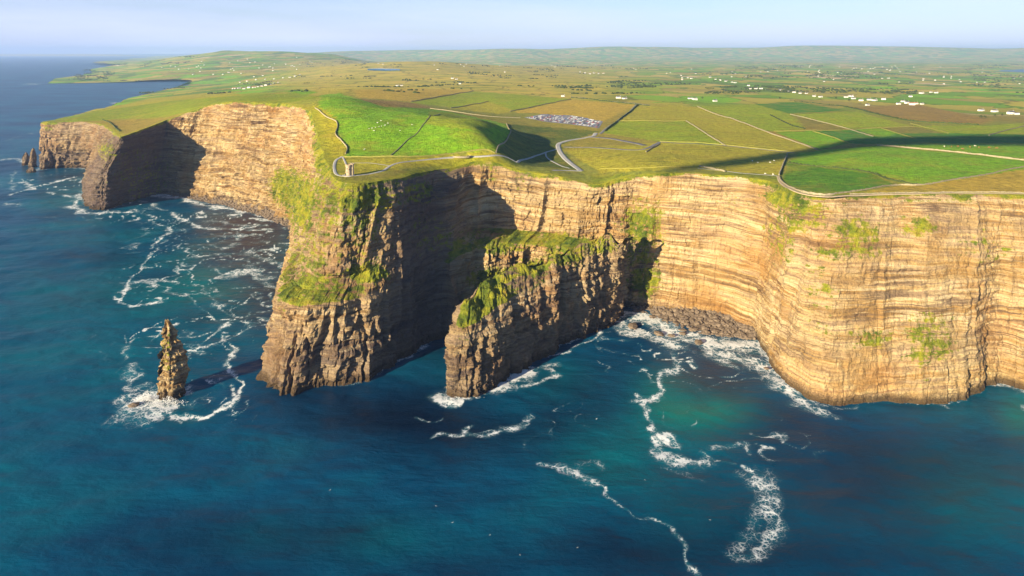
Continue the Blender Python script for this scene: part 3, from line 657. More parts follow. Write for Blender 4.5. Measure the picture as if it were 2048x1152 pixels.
tag(o, 'tall pointed rock stack standing alone in white surf', 'sea stack')
for (px, py, r, Hh, lab) in [(46, 331, 8, 34, 'small dark pointed stack, outermost beside the far headland'), (60, 335, 9, 50, 'tall thin stack leaning close against the far headland'), (57, 346, 10, 13, 'low dark rounded rock at the foot of the far headland')]:
    x, y, _ = P(px, py, 0)
    o, _s = stack('sea_stack', x, y + r, r, r * .9, Hh, SP, (1.2, 1.2, .6, 1.0, .5), 1.2, float(px), (2, 0)); tag(o, lab, 'sea stack', 'stacks at the tip of the far headland')

# ------------------------------------------------------------------ the sea
th = np.concatenate([np.linspace(-1.6, -0.82, 30)[:-1], np.arange(-0.82, 0.82, 0.0019), np.linspace(0.82, 1.6, 30)])
pyr = np.concatenate([np.geomspace(4200, 1200, 30)[:-1], np.arange(1200, 420, -2.4), np.arange(420, 160, -1.6), np.arange(160, 112, -1.0), np.array([111, 110, 109, 108.4, 108])])
dd = CAM_H * FPX / (pyr - PY0)
SX = dd[:, None] * th[None, :]; SY = np.repeat(dd[:, None], len(th), 1)
fine_ = smooth(3500, 1200, SY)
SZ = fine_ * (0.7 * noise2((SX + SY * .5) / 60, (SY - SX * .5) / 24, 200) + 0.55 * noise2(SX / 38, SY / 22, 201) + 0.35 * noise2(SX / 14, SY / 9, 202))
foam = np.zeros(SX.shape)
def add_foam(pts, w, a, wig=1.0, closed=False, dens=1.0):
    """ragged streak of foam: pts in picture positions on the water, w half width in metres, a strength"""
    global foam
    wp = [P(px, py, 0)[:2] for px, py in pts]; wp = spline(wp, 6) if len(wp) > 2 else np.array(wp)
    lo = wp.min(0) - 6 * w - 12; hi = wp.max(0) + 6 * w + 12
    m = (SX > lo[0]) & (SX < hi[0]) & (SY > lo[1]) & (SY < hi[1])
    x, y = SX[m], SY[m]; s = len(pts) * 13 + int(pts[0][0])
    qx = x + wig * (7 * noise2(x / 26, y / 26, s) + 3 * noise2(x / 9, y / 9, s + 1)); qy = y + wig * (7 * noise2(x / 26, y / 26, s + 2) + 3 * noise2(x / 9, y / 9, s + 3))
    d = np.full(len(x), 1e9)
    for (ax, ay), (bx, by) in zip(wp[:-1], wp[1:]):
        ex, ey = bx - ax, by - ay; Lq = ex * ex + ey * ey + 1e-9
        t = np.clip(((qx - ax) * ex + (qy - ay) * ey) / Lq, 0, 1); d = np.minimum(d, np.hypot(qx - ax - t * ex, qy - ay - t * ey))
    ww = w * (0.75 + 0.6 * noise2(x / 30, y / 30, s + 5))
    ww = np.maximum(ww, w * 0.3)
    v = a * (np.exp(-(d / ww) ** 2) + 0.32 * np.exp(-(d / (ww * 3.2)) ** 2) * smooth(-0.2, 0.5, noise2(x / 17, y / 17, s + 6)))
    foam[m] = np.maximum(foam[m], v)
def foot_foam(F, w, a, s, wmul=None):
    global foam
    F = F[::4]; lo = F.min(0) - 40; hi = F.max(0) + 40
    m = (SX > lo[0]) & (SX < hi[0]) & (SY > lo[1]) & (SY < hi[1]); x, y = SX[m], SY[m]; d = np.empty(len(x))
    for k in range(0, len(x), 4000): d[k:k + 4000] = np.sqrt(((x[k:k + 4000, None] - F[None, :, 0]) ** 2 + (y[k:k + 4000, None] - F[None, :, 1]) ** 2).min(1))
    q = noise2(x / 45, y / 45, s); ww = w * (0.25 + 1.2 * smooth(-0.3, 0.7, q)); v = a * np.exp(-(d / ww) ** 2)
    foam[m] = np.maximum(foam[m], v)
def near_foot(px0, px1, py0, py1):
    u, v = proj(FOOT[:, 0], FOOT[:, 1], 0 * FOOT[:, 0]); return FOOT[(u > px0) & (u < px1) & (v > py0) & (v < py1)]
FOAM = [
    ([(350, 447), (318, 480), (300, 510), (262, 560), (250, 590), (268, 612), (330, 598)], 3.0, .85), ([(225, 595), (262, 612), (290, 600), (345, 595)], 2.2, .8),
    ([(300, 565), (360, 590), (420, 625), (450, 650)], 2.6, .6), ([(250, 680), (300, 650), (350, 635)], 2.2, .8), ([(250, 720), (240, 700), (262, 680)], 2, .6),
    ([(265, 720), (268, 760), (290, 790)], 4, .6), ([(370, 710), (400, 690), (430, 665), (460, 640), (490, 632)], 3.0, .85), ([(360, 690), (420, 690), (455, 672)], 2.4, .7),
    ([(455, 672), (460, 700), (445, 725), (470, 752), (482, 780), (470, 812), (430, 825), (400, 842), (350, 828), (310, 815)], 2.8, .95), ([(470, 770), (478, 800), (440, 820)], 2.2, .8),
    ([(370, 522), (375, 545), (362, 560)], 2.5, .6), ([(375, 515), (440, 512), (500, 508), (540, 515)], 3, .6), ([(430, 540), (452, 548)], 3, .7), ([(460, 575), (476, 580)], 2, .6), ([(500, 530), (530, 560), (560, 575)], 5, .55), ([(490, 545), (540, 560)], 5, .7), ([(500, 590), (515, 600)], 3, .6), ([(460, 635), (430, 600), (400, 570)], 3, .5), ([(520, 630), (545, 650)], 2.6, .7),
    ([(340, 425), (365, 440), (400, 452), (440, 458), (500, 462), (540, 460)], 5, .9), ([(420, 440), (480, 450), (530, 452)], 6, .55), ([(260, 420), (300, 430), (320, 440)], 4, .7), ([(280, 400), (330, 420)], 4, .6), ([(300, 440), (325, 455)], 3, .7), ([(480, 500), (540, 520), (590, 540)], 6, .5), ([(310, 390), (360, 395), (400, 410), (470, 420), (540, 438), (580, 450)], 8, .95),
    ([(20, 390), (60, 378), (75, 372), (110, 365), (160, 352)], 5, .95), ([(40, 360), (60, 372)], 6, .9), ([(30, 340), (20, 380)], 4, .5), ([(90, 385), (110, 388)], 5, .7), ([(60, 345), (100, 335), (170, 338)], 7, .6), ([(5, 320), (30, 318), (60, 330)], 9, .7), ([(160, 360), (175, 380), (150, 400), (170, 425), (230, 425)], 9, .75), ([(120, 390), (160, 396)], 5, .6),
    ([(0, 285), (40, 272), (70, 265)], 8, .4), ([(225, 205), (240, 208), (250, 203)], 25, .6),
    ([(255, 815), (290, 800), (320, 812), (345, 806)], 9, 1.25), ([(270, 822), (300, 826)], 8, .9), ([(330, 830), (370, 836)], 3, .8), ([(255, 800), (275, 785), (285, 770)], 6, .55), ([(365, 790), (375, 770)], 3.5, .7),
    ([(880, 795), (905, 805), (940, 800), (985, 782), (1010, 765), (1050, 745)], 4.2, 1.15), ([(1050, 735), (1090, 740), (1105, 755), (1080, 770), (1050, 775)], 3.0, .75), ([(1000, 760), (1050, 750), (1110, 728)], 4, .6), ([(845, 838), (870, 848), (895, 847)], 2.4, .6), ([(860, 875), (905, 878), (960, 870), (1000, 862)], 2.2, .55), ([(930, 850), (960, 870), (1010, 868), (1050, 840)], 3.5, .6), ([(1010, 862), (1040, 850), (1055, 832)], 5, .7), ([(1200, 720), (1225, 735), (1220, 750)], 2.2, .6), ([(1100, 710), (1150, 690), (1210, 662)], 2.6, .8),
    ([(1235, 645), (1260, 668), (1300, 672), (1340, 690)], 7, .9), ([(1250, 625), (1300, 640), (1350, 662), (1400, 676), (1450, 682), (1510, 680)], 11, 1.1), ([(1330, 655), (1380, 680), (1440, 690), (1520, 700)], 10, .75), ([(1440, 705), (1500, 725), (1550, 750), (1590, 790), (1630, 820)], 8, .8), ([(1520, 700), (1545, 735), (1580, 770)], 7, .9), ([(1450, 720), (1480, 735)], 7, .6),
    ([(1355, 705), (1350, 735), (1315, 745), (1308, 770), (1312, 790), (1280, 805)], 4, .7), ([(1270, 790), (1290, 820), (1300, 850), (1320, 872), (1345, 885)], 3, .85), ([(1300, 880), (1330, 905), (1365, 922), (1400, 925)], 4.5, .85), ([(1345, 885), (1340, 870)], 4, .8), ([(1410, 905), (1450, 915), (1480, 920)], 3, .6), ([(1440, 900), (1480, 890), (1515, 910)], 4, .45), ([(1480, 930), (1505, 955), (1520, 975)], 3, .6),
    ([(1515, 965), (1540, 990), (1548, 1020), (1540, 1050), (1520, 1080), (1495, 1105), (1472, 1122)], 8.5, .55), ([(1520, 970), (1535, 1010), (1515, 1060), (1480, 1115)], 5, .45),
    ([(1094, 930), (1118, 932), (1140, 945), (1170, 962)], 3.6, .7), ([(1165, 960), (1200, 980), (1240, 1008), (1290, 1035), (1335, 1070), (1370, 1110), (1400, 1150), (1430, 1190)], 1.3, .6), ([(1140, 930), (1180, 930), (1200, 935)], 4, .38), ([(1320, 930), (1360, 945), (1390, 950)], 3, .4),
    ([(1985, 770), (2020, 775), (2060, 800), (2048, 840)], 8, .75), ([(1590, 800), (1640, 818), (1700, 812)], 4, .55), ([(1880, 812), (1900, 825)], 3, .5),
    ([(740, 752), (790, 725), (850, 695)], 2.6, .75), ([(690, 770), (745, 756)], 2.2, .6), ([(545, 655), (560, 690)], 5, .45),
    ([(60, 167), (90, 168)], 60, .5), ([(70, 170), (55, 168)], 40, .6),
]
for f in FOAM: add_foam(f[0], f[1] * (1.25 if f[1] < 3.2 else 1.6), f[2] * 0.92)
foot_foam(near_foot(1200, 1660, 560, 830), 7, .85, 301); foot_foam(near_foot(1660, 2200, 700, 830), 2.6, .75, 302); foot_foam(near_foot(640, 920, 640, 790), 2.2, .6, 303)
foot_foam(FINFOOT, 2.8, .8, 304); foot_foam(near_foot(300, 600, 380, 620), 6, .9, 305); foot_foam(near_foot(60, 300, 325, 430), 7, .8, 306)
def lace_field(px, py, rx, ry, a, sc, s):
    """a net of thin drifting foam"""
    global foam
    u, v = proj(SX, SY, 0 * SX); k = np.exp(-(((u - px) / rx) ** 2 + ((v - py) / ry) ** 2)); m = k > 0.05; x, y = SX[m], SY[m]
    wx = x + 0.5 * sc * noise2(x / sc, y / sc, s + 1); wy = y + 0.5 * sc * noise2(x / sc, y / sc, s + 2)
    n = np.exp(-(noise2(wx / sc, wy / (sc * .7), s) / 0.10) ** 2) * smooth(-0.35, 0.35, noise2(x / (sc * 2.5), y / (sc * 2.5), s + 3))
    foam[m] = np.maximum(foam[m], 1.6 * a * np.sqrt(k[m]) * n)
for f in [(390, 600, 150, 120, .6, 30, 414), (540, 520, 60, 60, .7, 18, 415), (360, 640, 120, 60, .8, 26, 401), (330, 740, 80, 50, .8, 18, 402), (420, 540, 130, 60, .6, 34, 403), (500, 560, 70, 60, .75, 22, 404), (470, 440, 130, 35, .8, 26, 405), (110, 380, 110, 45, .7, 40, 406), (1400, 710, 160, 45, .75, 20, 407), (1350, 660, 120, 30, 1.0, 14, 408), (1000, 830, 130, 50, .5, 22, 409), (1450, 870, 150, 50, .5, 20, 410), (1620, 820, 60, 20, .7, 12, 411), (300, 420, 120, 30, .75, 30, 412), (380, 820, 90, 25, .7, 13, 413)]: lace_field(*f)
def blob(px, py, rx, ry):
    u, v = proj(SX, SY, 0 * SX); return np.exp(-(((u - px) / rx) ** 2 + ((v - py) / ry) ** 2))
teal = np.clip(1.1 * blob(1400, 810, 100, 50) + .7 * blob(1330, 770, 60, 40) + .35 * blob(1180, 900, 180, 90) + .2 * blob(1300, 1000, 250, 130) + .4 * blob(420, 560, 130, 90) + .35 * blob(1100, 760, 90, 35) + .35 * blob(700, 1080, 200, 60) + .3 * blob(340, 830, 90, 25) + .3 * blob(130, 380, 110, 40) + .25 * blob(1900, 1000, 200, 90) + .3 * blob(200, 620, 220, 160) + .7 * blob(2040, 830, 40, 40), 0, 1)
teal = np.clip(teal * (0.75 + 0.5 * noise2(SX / 60, SY / 60, 210)), 0, 1)
silt = np.clip(.85 * blob(500, 490, 90, 55) + .6 * blob(480, 445, 110, 22) + .6 * blob(530, 600, 60, 60) + .5 * blob(1420, 745, 90, 40), 0, .9)
shade_deep = np.clip(.85 * blob(760, 820, 190, 60) + .6 * blob(950, 880, 200, 60) + .65 * blob(1750, 940, 330, 120) + .5 * blob(1150, 800, 90, 60) + .45 * blob(350, 1080, 230, 60) + .5 * blob(1250, 1110, 300, 60) + .5 * blob(880, 700, 60, 60) + .4 * blob(1700, 1120, 300, 60), 0, .9) * (0.8 + 0.35 * noise2(SX / 70, SY / 45, 211))  # headland shade and reflection painted into the water, plus darker open sea
fc_ = grid_faces(len(dd), len(th))
mesh_np('sea', np.stack([SX, SY, SZ], -1).reshape(-1, 3), fc_, M_SEA, True, {'foam': foam, 'teal': teal, 'silt': silt, 'shade_deep': np.clip(shade_deep, 0, 1)})['kind'] = 'structure'
# ------------------------------------------------------------------ the air between here and the horizon
mb = MB().box((0, 33000, -30), (180000, 74000, 790))
hz = mb.build('haze', None); hz['kind'] = 'stuff'
hm = bpy.data.materials.new('haze_air'); hm.use_nodes = True; hn = hm.node_tree.nodes
for n in list(hn): hn.remove(n)
ho = hn.new('ShaderNodeOutputMaterial'); hv = hn.new('ShaderNodeVolumePrincipled')
hv.inputs['Color'].default_value = (0.40, 0.58, 1.0, 1); hv.inputs['Density'].default_value = 2.7e-5; hv.inputs['Anisotropy'].default_value = 0.1
hm.node_tree.links.new(hv.outputs[0], ho.inputs['Volume']); hz.data.materials.append(hm)
# ------------------------------------------------------------------ exact ground heights for things that stand on it
from mathutils.bvhtree import BVHTree
_near = (gv[gf].mean(1)[:, 1] < 16000)
bvh = BVHTree.FromPolygons(np.column_stack([gv, gz]).tolist(), gf[_near].tolist())
def gz_at(x, y):
    h = bvh.ray_cast(Vector((x, y, 3000)), Vector((0, 0, -1)))
    return h[0].z if h[0] is not None else float(height(np.array([x]), np.array([y]))[0])
def ground_pts(pts, step):
    w = hit(pts)[:, :2]; w = spline(w, 5) if len(w) > 2 else w; return resample(w, step)
def drape(name, pts, width, mat, off=0.15, step=2.5, skirt=0.4, closed=False):
    """a paved strip lying on the ground, its edges turned down into the turf"""
    c = ground_pts(pts, step); t = np.gradient(c, axis=0); t /= np.linalg.norm(t, axis=1, keepdims=True) + 1e-9; n = np.stack([-t[:, 1], t[:, 0]], 1)
    cs = np.linspace(-0.5, 0.5, 5) * width; V = []
    for i in range(len(c)):
        row = [(c[i, 0] + n[i, 0] * s, c[i, 1] + n[i, 1] * s) for s in cs]
        z = [gz_at(*r) for r in row]
        V.append((*row[0], z[0] - skirt)); V += [(*r, zz + off) for r, zz in zip(row, z)]; V.append((*row[-1], z[-1] - skirt))
    o = mesh_np(name, V, grid_faces(len(c), 7), mat, True); o['kind'] = 'structure'; return o
def wall_strip(name, pts, w, h, mat, label, cat, step=3.0, lump=0.25, group=None, top=0.65):
    c = ground_pts(pts, step); t = np.gradient(c, axis=0); t /= np.linalg.norm(t, axis=1, keepdims=True) + 1e-9; n = np.stack([-t[:, 1], t[:, 0]], 1); V = []
    for i in range(len(c)):
        z = gz_at(*c[i]); hh = h * (1 + lump * rng.uniform(-1, 1)); ww = w * (1 + 0.6 * lump * rng.uniform(-1, 1))
        for s, zz in ((-0.5, -0.5), (-0.5 * top, hh), (0.5 * top, hh * (1 - 0.2 * lump)), (0.5, -0.5)): V.append((c[i, 0] + n[i, 0] * s * ww, c[i, 1] + n[i, 1] * s * ww, z + zz))
    F = grid_faces(len(c), 4); m = len(V)
    F = np.vstack([F, [[0, 1, 2, 3], [m - 1, m - 2, m - 3, m - 4]]])
    o = mesh_np(name, V, F, mat, False); tag(o, label, cat, group); return o

# paths, roads and the car park
drape('path', [(685, 313), (673, 320), (669, 330), (670, 343), (676, 350), (690, 352.5), (713, 351), (739, 348), (765, 342), (781, 332), (797, 326), (838, 321), (880, 317), (912, 314)], 3.6, M_PATH)
drape('path', [(686, 314), (690, 323), (696, 336)], 2.4, M_PATH, 0.2)
drape('path', [(697, 326), (740, 326), (770, 330), (781, 332)], 1.6, M_PATH, 0.1)
drape('path', [(935, 313), (975, 312), (1013, 314), (1035, 325)], 3.0, M_PATH)
drape('road', [(1192, 266), (1183, 273), (1136, 281), (1117, 289), (1121, 305), (1136, 322), (1150, 333), (1162, 342)], 8.0, M_PATH)
drape('path', [(1105, 341), (1130, 341), (1162, 342)], 5.5, M_PATH, 0.2)
drape('path', [(1117, 297), (1091, 305), (1060, 316), (1035, 325)], 3.6, M_PATH, 0.2)
drape('path', [(1091, 305), (1095, 316), (1121, 331), (1140, 337)], 2.6, M_PATH, 0.25)
drape('road', [(1183, 274), (1228, 278), (1269, 286), (1290, 291)], 11.0, M_ASPHALT, 0.15)
drape('road', [(1128, 294), (1187, 295), (1259, 300), (1290, 298), (1308, 290), (1320, 284)], 6.0, M_ASPHALT, 0.2)
drape('road', [(1322, 284), (1380, 287), (1448, 291), (1520, 298), (1589, 306)], 5.0, M_ASPHALT)
drape('road', [(1200, 268), (1240, 238), (1274, 208)], 6.0, M_ASPHALT)
drape('road', [(1142, 193), (1200, 200), (1300, 210)], 7.0, M_ASPHALT)
drape('path', [(1556, 352), (1564, 368), (1598, 385), (1647, 393), (1689, 391), (1740, 389.5), (1821, 387.5), (1900, 386), (1980, 387), (2048, 388), (2200, 388)], 3.4, simple('worn_track', (0.34, 0.26, 0.17), (0.5, 0.40, 0.27), 0.4))
drape('path', [(1395, 336), (1430, 340), (1480, 346), (1520, 349), (1556, 352)], 2.0, M_PATH)
# car park: a draped patch
cp = hit([(1048, 235), (1086, 228), (1142, 231), (1206, 243), (1198, 257), (1142, 249), (1086, 243)])[:, :2]
ux = cp[3] - cp[1]; V = []
nu, nv = 26, 14
for i in range(nu):
    a = i / (nu - 1); up = np.array([np.interp(a, [0, .25, .6, 1], [cp[0][k], cp[1][k], cp[2][k], cp[3][k]]) for k in range(2)]); lo = np.array([np.interp(a, [0, .25, .6, 1], [cp[0][k], cp[6][k], cp[5][k], cp[4][k]]) for k in range(2)])
    for j in range(nv): q = lo + (up - lo) * j / (nv - 1); V.append((*q, gz_at(*q) + 0.3))
mesh_np('car_park', V, grid_faces(nu, nv), simple('car_park_tarmac', (0.20, 0.20, 0.22), (0.30, 0.29, 0.31), 0.2), True)['kind'] = 'structure'
cpV = np.array(V).reshape(nu, nv, 3)

# viewing platform on the cliff walk
pc = hit([(924, 313.5)])[0]; mb = MB().lathe((0, 0, -0.8), [(0.01, 1.5), (9, 1.5), (9.4, 2.3), (9.9, 2.3), (10, 0)], 20)
o = mb.build('viewing_platform', M_WALL); o.location = (pc[0], pc[1], gz_at(pc[0], pc[1])); o.scale = (1.2, 0.7, 1); tag(o, 'low oval stone viewing platform on the cliff walk', 'platform')

# dry stone walls, banks and hedges between the fields
WALLS = [
    ('dry_stone_wall', [(630, 216), (650, 232), (671, 242), (675, 254), (671, 268), (683, 282), (694, 296), (691, 308)], 1.2, 1.6, M_WALL, 'winding stone wall along the cliff edge left of the green hill'),
    ('dry_stone_wall', [(687, 314.5), (750, 314.5), (822, 314), (900, 308), (968, 300), (990, 306)], 1.6, 1.5, M_BANK, 'sunlit wall running right from the tower below the green field'),
    ('dry_stone_wall', [(780, 312), (812, 283), (843, 254), (880, 228)], 0.9, 0.9, M_WALL, 'thin wall crossing the bright green hill from bottom to top'),
    ('dry_stone_wall', [(1013, 248), (1022, 263), (992, 306)], 1.5, 1.6, M_WALL, 'bent wall at the right end of the green hill'),
    ('hedge_bank', [(1210, 263), (1243, 236), (1276, 209)], 3.0, 2.2, M_HEDGE, 'dark hedge beside the road running up from the car park'),
    ('dry_stone_wall', [(822, 203), (880, 193), (947, 182)], 1.6, 1.7, M_WALL, 'wall between the tan field and the green field behind the hill'),
    ('dry_stone_wall', [(902, 216), (940, 210), (977, 203)], 1.6, 1.6, M_WALL, 'short wall slanting across the green field behind the hill'),
    ('dry_stone_wall', [(1020, 223), (1080, 211), (1142, 199)], 1.8, 1.8, M_WALL, 'wall along the left side of the large tan field'),
    ('hedge_bank', [(1142, 195.5), (1220, 203.5), (1300, 212)], 4.0, 2.4, M_HEDGE, 'dark hedge beside the far road above the tan field'),
    ('dry_stone_wall', [(1372, 242), (1410, 266), (1450, 291)], 1.6, 1.7, M_WALL, 'pale wall dropping diagonally to the lane in mid field'),
    ('dry_stone_wall', [(1395, 213), (1460, 236), (1531, 263), (1590, 284), (1635, 300)], 1.7, 1.7, M_WALL, 'longest pale wall slanting down through the middle fields'),
    ('dry_stone_wall', [(1320, 283), (1448, 290), (1589, 304)], 1.1, 1.0, M_BANK, 'low wall along the lane at the foot of the middle fields'),
    ('dry_stone_wall', [(1237, 242), (1300, 242), (1372, 242)], 1.2, 1.2, M_BANK, 'thin level wall right of the car park'),
    ('dry_stone_wall', [(1558, 351), (1566, 330), (1575, 308)], 1.6, 2.2, M_WALL, 'wall standing end-on to the cliff with a dark shadow'),
    ('dry_stone_wall', [(1558, 353), (1566, 366), (1598, 382), (1647, 390), (1689, 386), (1740, 378), (1792, 371), (1846, 370), (1945, 354), (2048, 334), (2150, 318)], 1.4, 1.5, M_WALL, 'long curving wall round the green field at the cliff top'),
    ('fence_bank', [(1700, 389), (1821, 386), (1940, 385), (2048, 387), (2200, 386)], 1.0, 1.2, M_WALL, 'low wall along the very edge of the right cliff'),
    ('hedge_bank', [(1577, 326), (1614, 331), (1680, 337), (1742, 346), (1780, 360), (1838, 370)], 2.4, 1.9, M_HEDGE, 'dark bank dividing the bright green cliff-top field'),
    ('dry_stone_wall', [(1755, 291), (1850, 299), (1950, 309), (2048, 321), (2150, 333)], 1.8, 1.8, M_WALL, 'pale wall behind the bright green field on the right'),
    ('dry_stone_wall', [(1548, 263), (1640, 261), (1740, 257), (1829, 254)], 1.6, 1.5, M_BANK, 'level pale wall across the right-hand fields'),
    ('hedge_bank', [(1589, 203), (1640, 208), (1697, 215), (1760, 230), (1821, 242), (1900, 247), (1958, 250)], 5.0, 3.0, M_HEDGE, 'long thick dark hedge sweeping across the right-hand fields'),
    ('dry_stone_wall', [(1581, 229), (1640, 243), (1693, 257), (1746, 273)], 1.6, 1.5, M_WALL, 'wall slanting between two mid-green fields on the right'),
    ('dry_stone_wall', [(1626, 263), (1660, 273), (1697, 286)], 1.6, 1.5, M_BANK, 'pale bank below the level wall on the right'),
    ('dry_stone_wall', [(1581, 228), (1645, 225), (1709, 222)], 1.6, 1.5, M_BANK, 'bank along the lower side of the dark green field'),
    ('dry_stone_wall', [(1763, 257), (1796, 267), (1830, 277)], 1.6, 1.4, M_BANK, 'short bank running into the shaded field on the right'),
    ('dry_stone_wall', [(1821, 247), (1860, 257), (1896, 267)], 1.6, 1.5, M_BANK, 'pale bank below the end of the thick dark hedge'),
    ('dry_stone_wall', [(1399, 333), (1425, 338), (1450, 344)], 1.6, 1.8, M_WALL, 'short stone wall close to the cliff edge in the middle'),
    ('hedge_bank', [(1540, 230), (1560, 240), (1581, 250), (1610, 258)], 3.0, 1.9, M_HEDGE, 'short dark ditch hedge inside the middle field'),
    ('dry_stone_wall', [(1200, 338), (1290, 336), (1395, 335)], 0.7, 0.7, M_BANK, 'low wall just behind the cliff edge right of the path'),
    ('dry_stone_wall', [(1978, 271), (2010, 262), (2048, 252), (2090, 243)], 1.8, 1.6, M_WALL, 'wall rising to the right edge of the picture'),
    ('dry_stone_wall', [(860, 217), (900, 222), (960, 231), (1040, 236)], 1.4, 1.3, M_WALL, 'wall in the shade between the hill and the car park'),
    ('dry_stone_wall', [(1292, 304), (1305, 296), (1320, 288)], 1.4, 1.5, M_WALL, 'small wall beside the bend of the lane'),
    ('dry_stone_wall', [(205, 240), (222, 247), (240, 263)], 2.0, 2.0, M_HEDGE, 'dark bank on the green slope of the far headland'),
]
for nm, pts, w, h, m, lab in WALLS: wall_strip(nm if nm != 'fence_bank' else 'dry_stone_wall', pts, w, h, m, lab, 'hedge' if 'hedge' in nm else 'wall', lump=0.5 if m is M_HEDGE else 0.28)

# ------------------------------------------------------------------ the tower
tp = hit([(697, 351)])[0]; tz = gz_at(tp[0], tp[1])
tw = empty('stone_tower', (tp[0], tp[1], tz)); tag(tw, 'round stone tower with battlements on the headland', 'tower')
MB().lathe((0, 0, -0.6), [(0.01, 1.0), (6.8, 1.0), (7.0, 0.2), (7.2, -0.5)], 28).build('plinth', M_PATH, tw)
body = MB().lathe((0, 0, 0.3), [(3.3, 0), (3.1, 0.6), (2.85, 9.2), (3.2, 9.8), (3.25, 11.0), (2.8, 11.0), (2.8, 10.0), (0.01, 10.0)], 28).build('tower_body', M_TOWER, tw)
for k in range(10):
    a = 2 * math.pi * k / 10; MB().box((3.02 * math.cos(a), 3.02 * math.sin(a), 11.28), (0.42, 1.05, 1.0), a).build('merlon', M_TOWER, tw)
tu = MB().lathe((3.9, 1.2, 0.3), [(1.7, 0), (1.55, 10.6), (1.8, 11.1), (1.8, 12.3), (1.4, 12.3), (1.4, 11.4), (0.01, 11.4)], 18).build('turret', M_TOWER, tw)
for k in range(6):
    a = 2 * math.pi * k / 6; MB().box((3.9 + 1.62 * math.cos(a), 1.2 + 1.62 * math.sin(a), 12.58), (0.36, 0.7, 0.7), a).build('merlon', M_TOWER, tw)
for a, z in ((-1.9, 3.6), (-1.9, 7.0), (-2.9, 5.2), (-1.1, 6.4)):
    MB().box((3.02 * math.cos(a), 3.02 * math.sin(a), z), (0.3, 0.7, 1.4), a).build('window', M_DARK, tw)
MB().box((3.2 * math.cos(-2.35), 3.2 * math.sin(-2.35), 0.55), (0.5, 1.1, 2.1), -2.35).build('door', M_DARK, tw)

# ------------------------------------------------------------------ houses
hw = MB().box((0, 0, -1.0), (1, 1, 2.0)).mesh('wall', M_WHITE)      # unit meshes, scaled per house
hcache = {}
def house(px, py, label, group, L=None, red=False, rz=None):
    w = hit([(px, py)])[0]; z = gz_at(w[0], w[1]); L = L or random.uniform(13, 19); W = random.uniform(7.5, 9.5); Hh = random.uniform(3.6, 4.8)
    rz = random.uniform(-0.35, 0.35) if rz is None else rz
    e = empty('house', (w[0], w[1], z), rz); tag(e, label, 'house', group)
    key = random.choice((0, 1, 2)); kk = (key, red)
    if kk not in hcache:
        l_, w_, h_ = (13, 8, 3.8) if key == 0 else ((17, 8.5, 4.2) if key == 1 else (15, 8.2, 5.4))
        a = MB().box((0, 0, -1.2), (l_, w_, h_ + 1.2))
        if key == 1: a.box((-4, -w_ / 2 - 2.2, -1.2), (5.5, 4.4, h_ + 0.9))
        g = MB().gable((0, 0, h_), (l_ + 0.7, w_ + 0.9), 3.3)
        c = MB().box((l_ / 2 - 0.9, 0, h_ + 2.2), (0.9, 0.7, 2.3))
        wins = [MB().box((xx, -w_ / 2 - 0.03, 1.3), (1.2, 0.1, 1.2)).mesh('window', M_DARK) for xx in ((-3.5, 0.2, 4.0) if key != 1 else (1.5, 5.0))]
        hcache[kk] = (a.mesh('wall', M_WHITE), g.mesh('roof', M_REDROOF if red else M_SLATE), c.mesh('chimney', M_WHITE), wins)
    a, g, c, wins = hcache[kk]; sc = L / 15.0 * 0.78; e.scale = (sc, sc, sc)
    o = bpy.data.objects.new('wall', a); COL.objects.link(o); o.parent = e
    r = bpy.data.objects.new('roof', g); COL.objects.link(r); r.parent = e
    q = bpy.data.objects.new('chimney', c); COL.objects.link(q); q.parent = r
    for wm in wins: q = bpy.data.objects.new('window', wm); COL.objects.link(q); q.parent = o
random.seed(5)
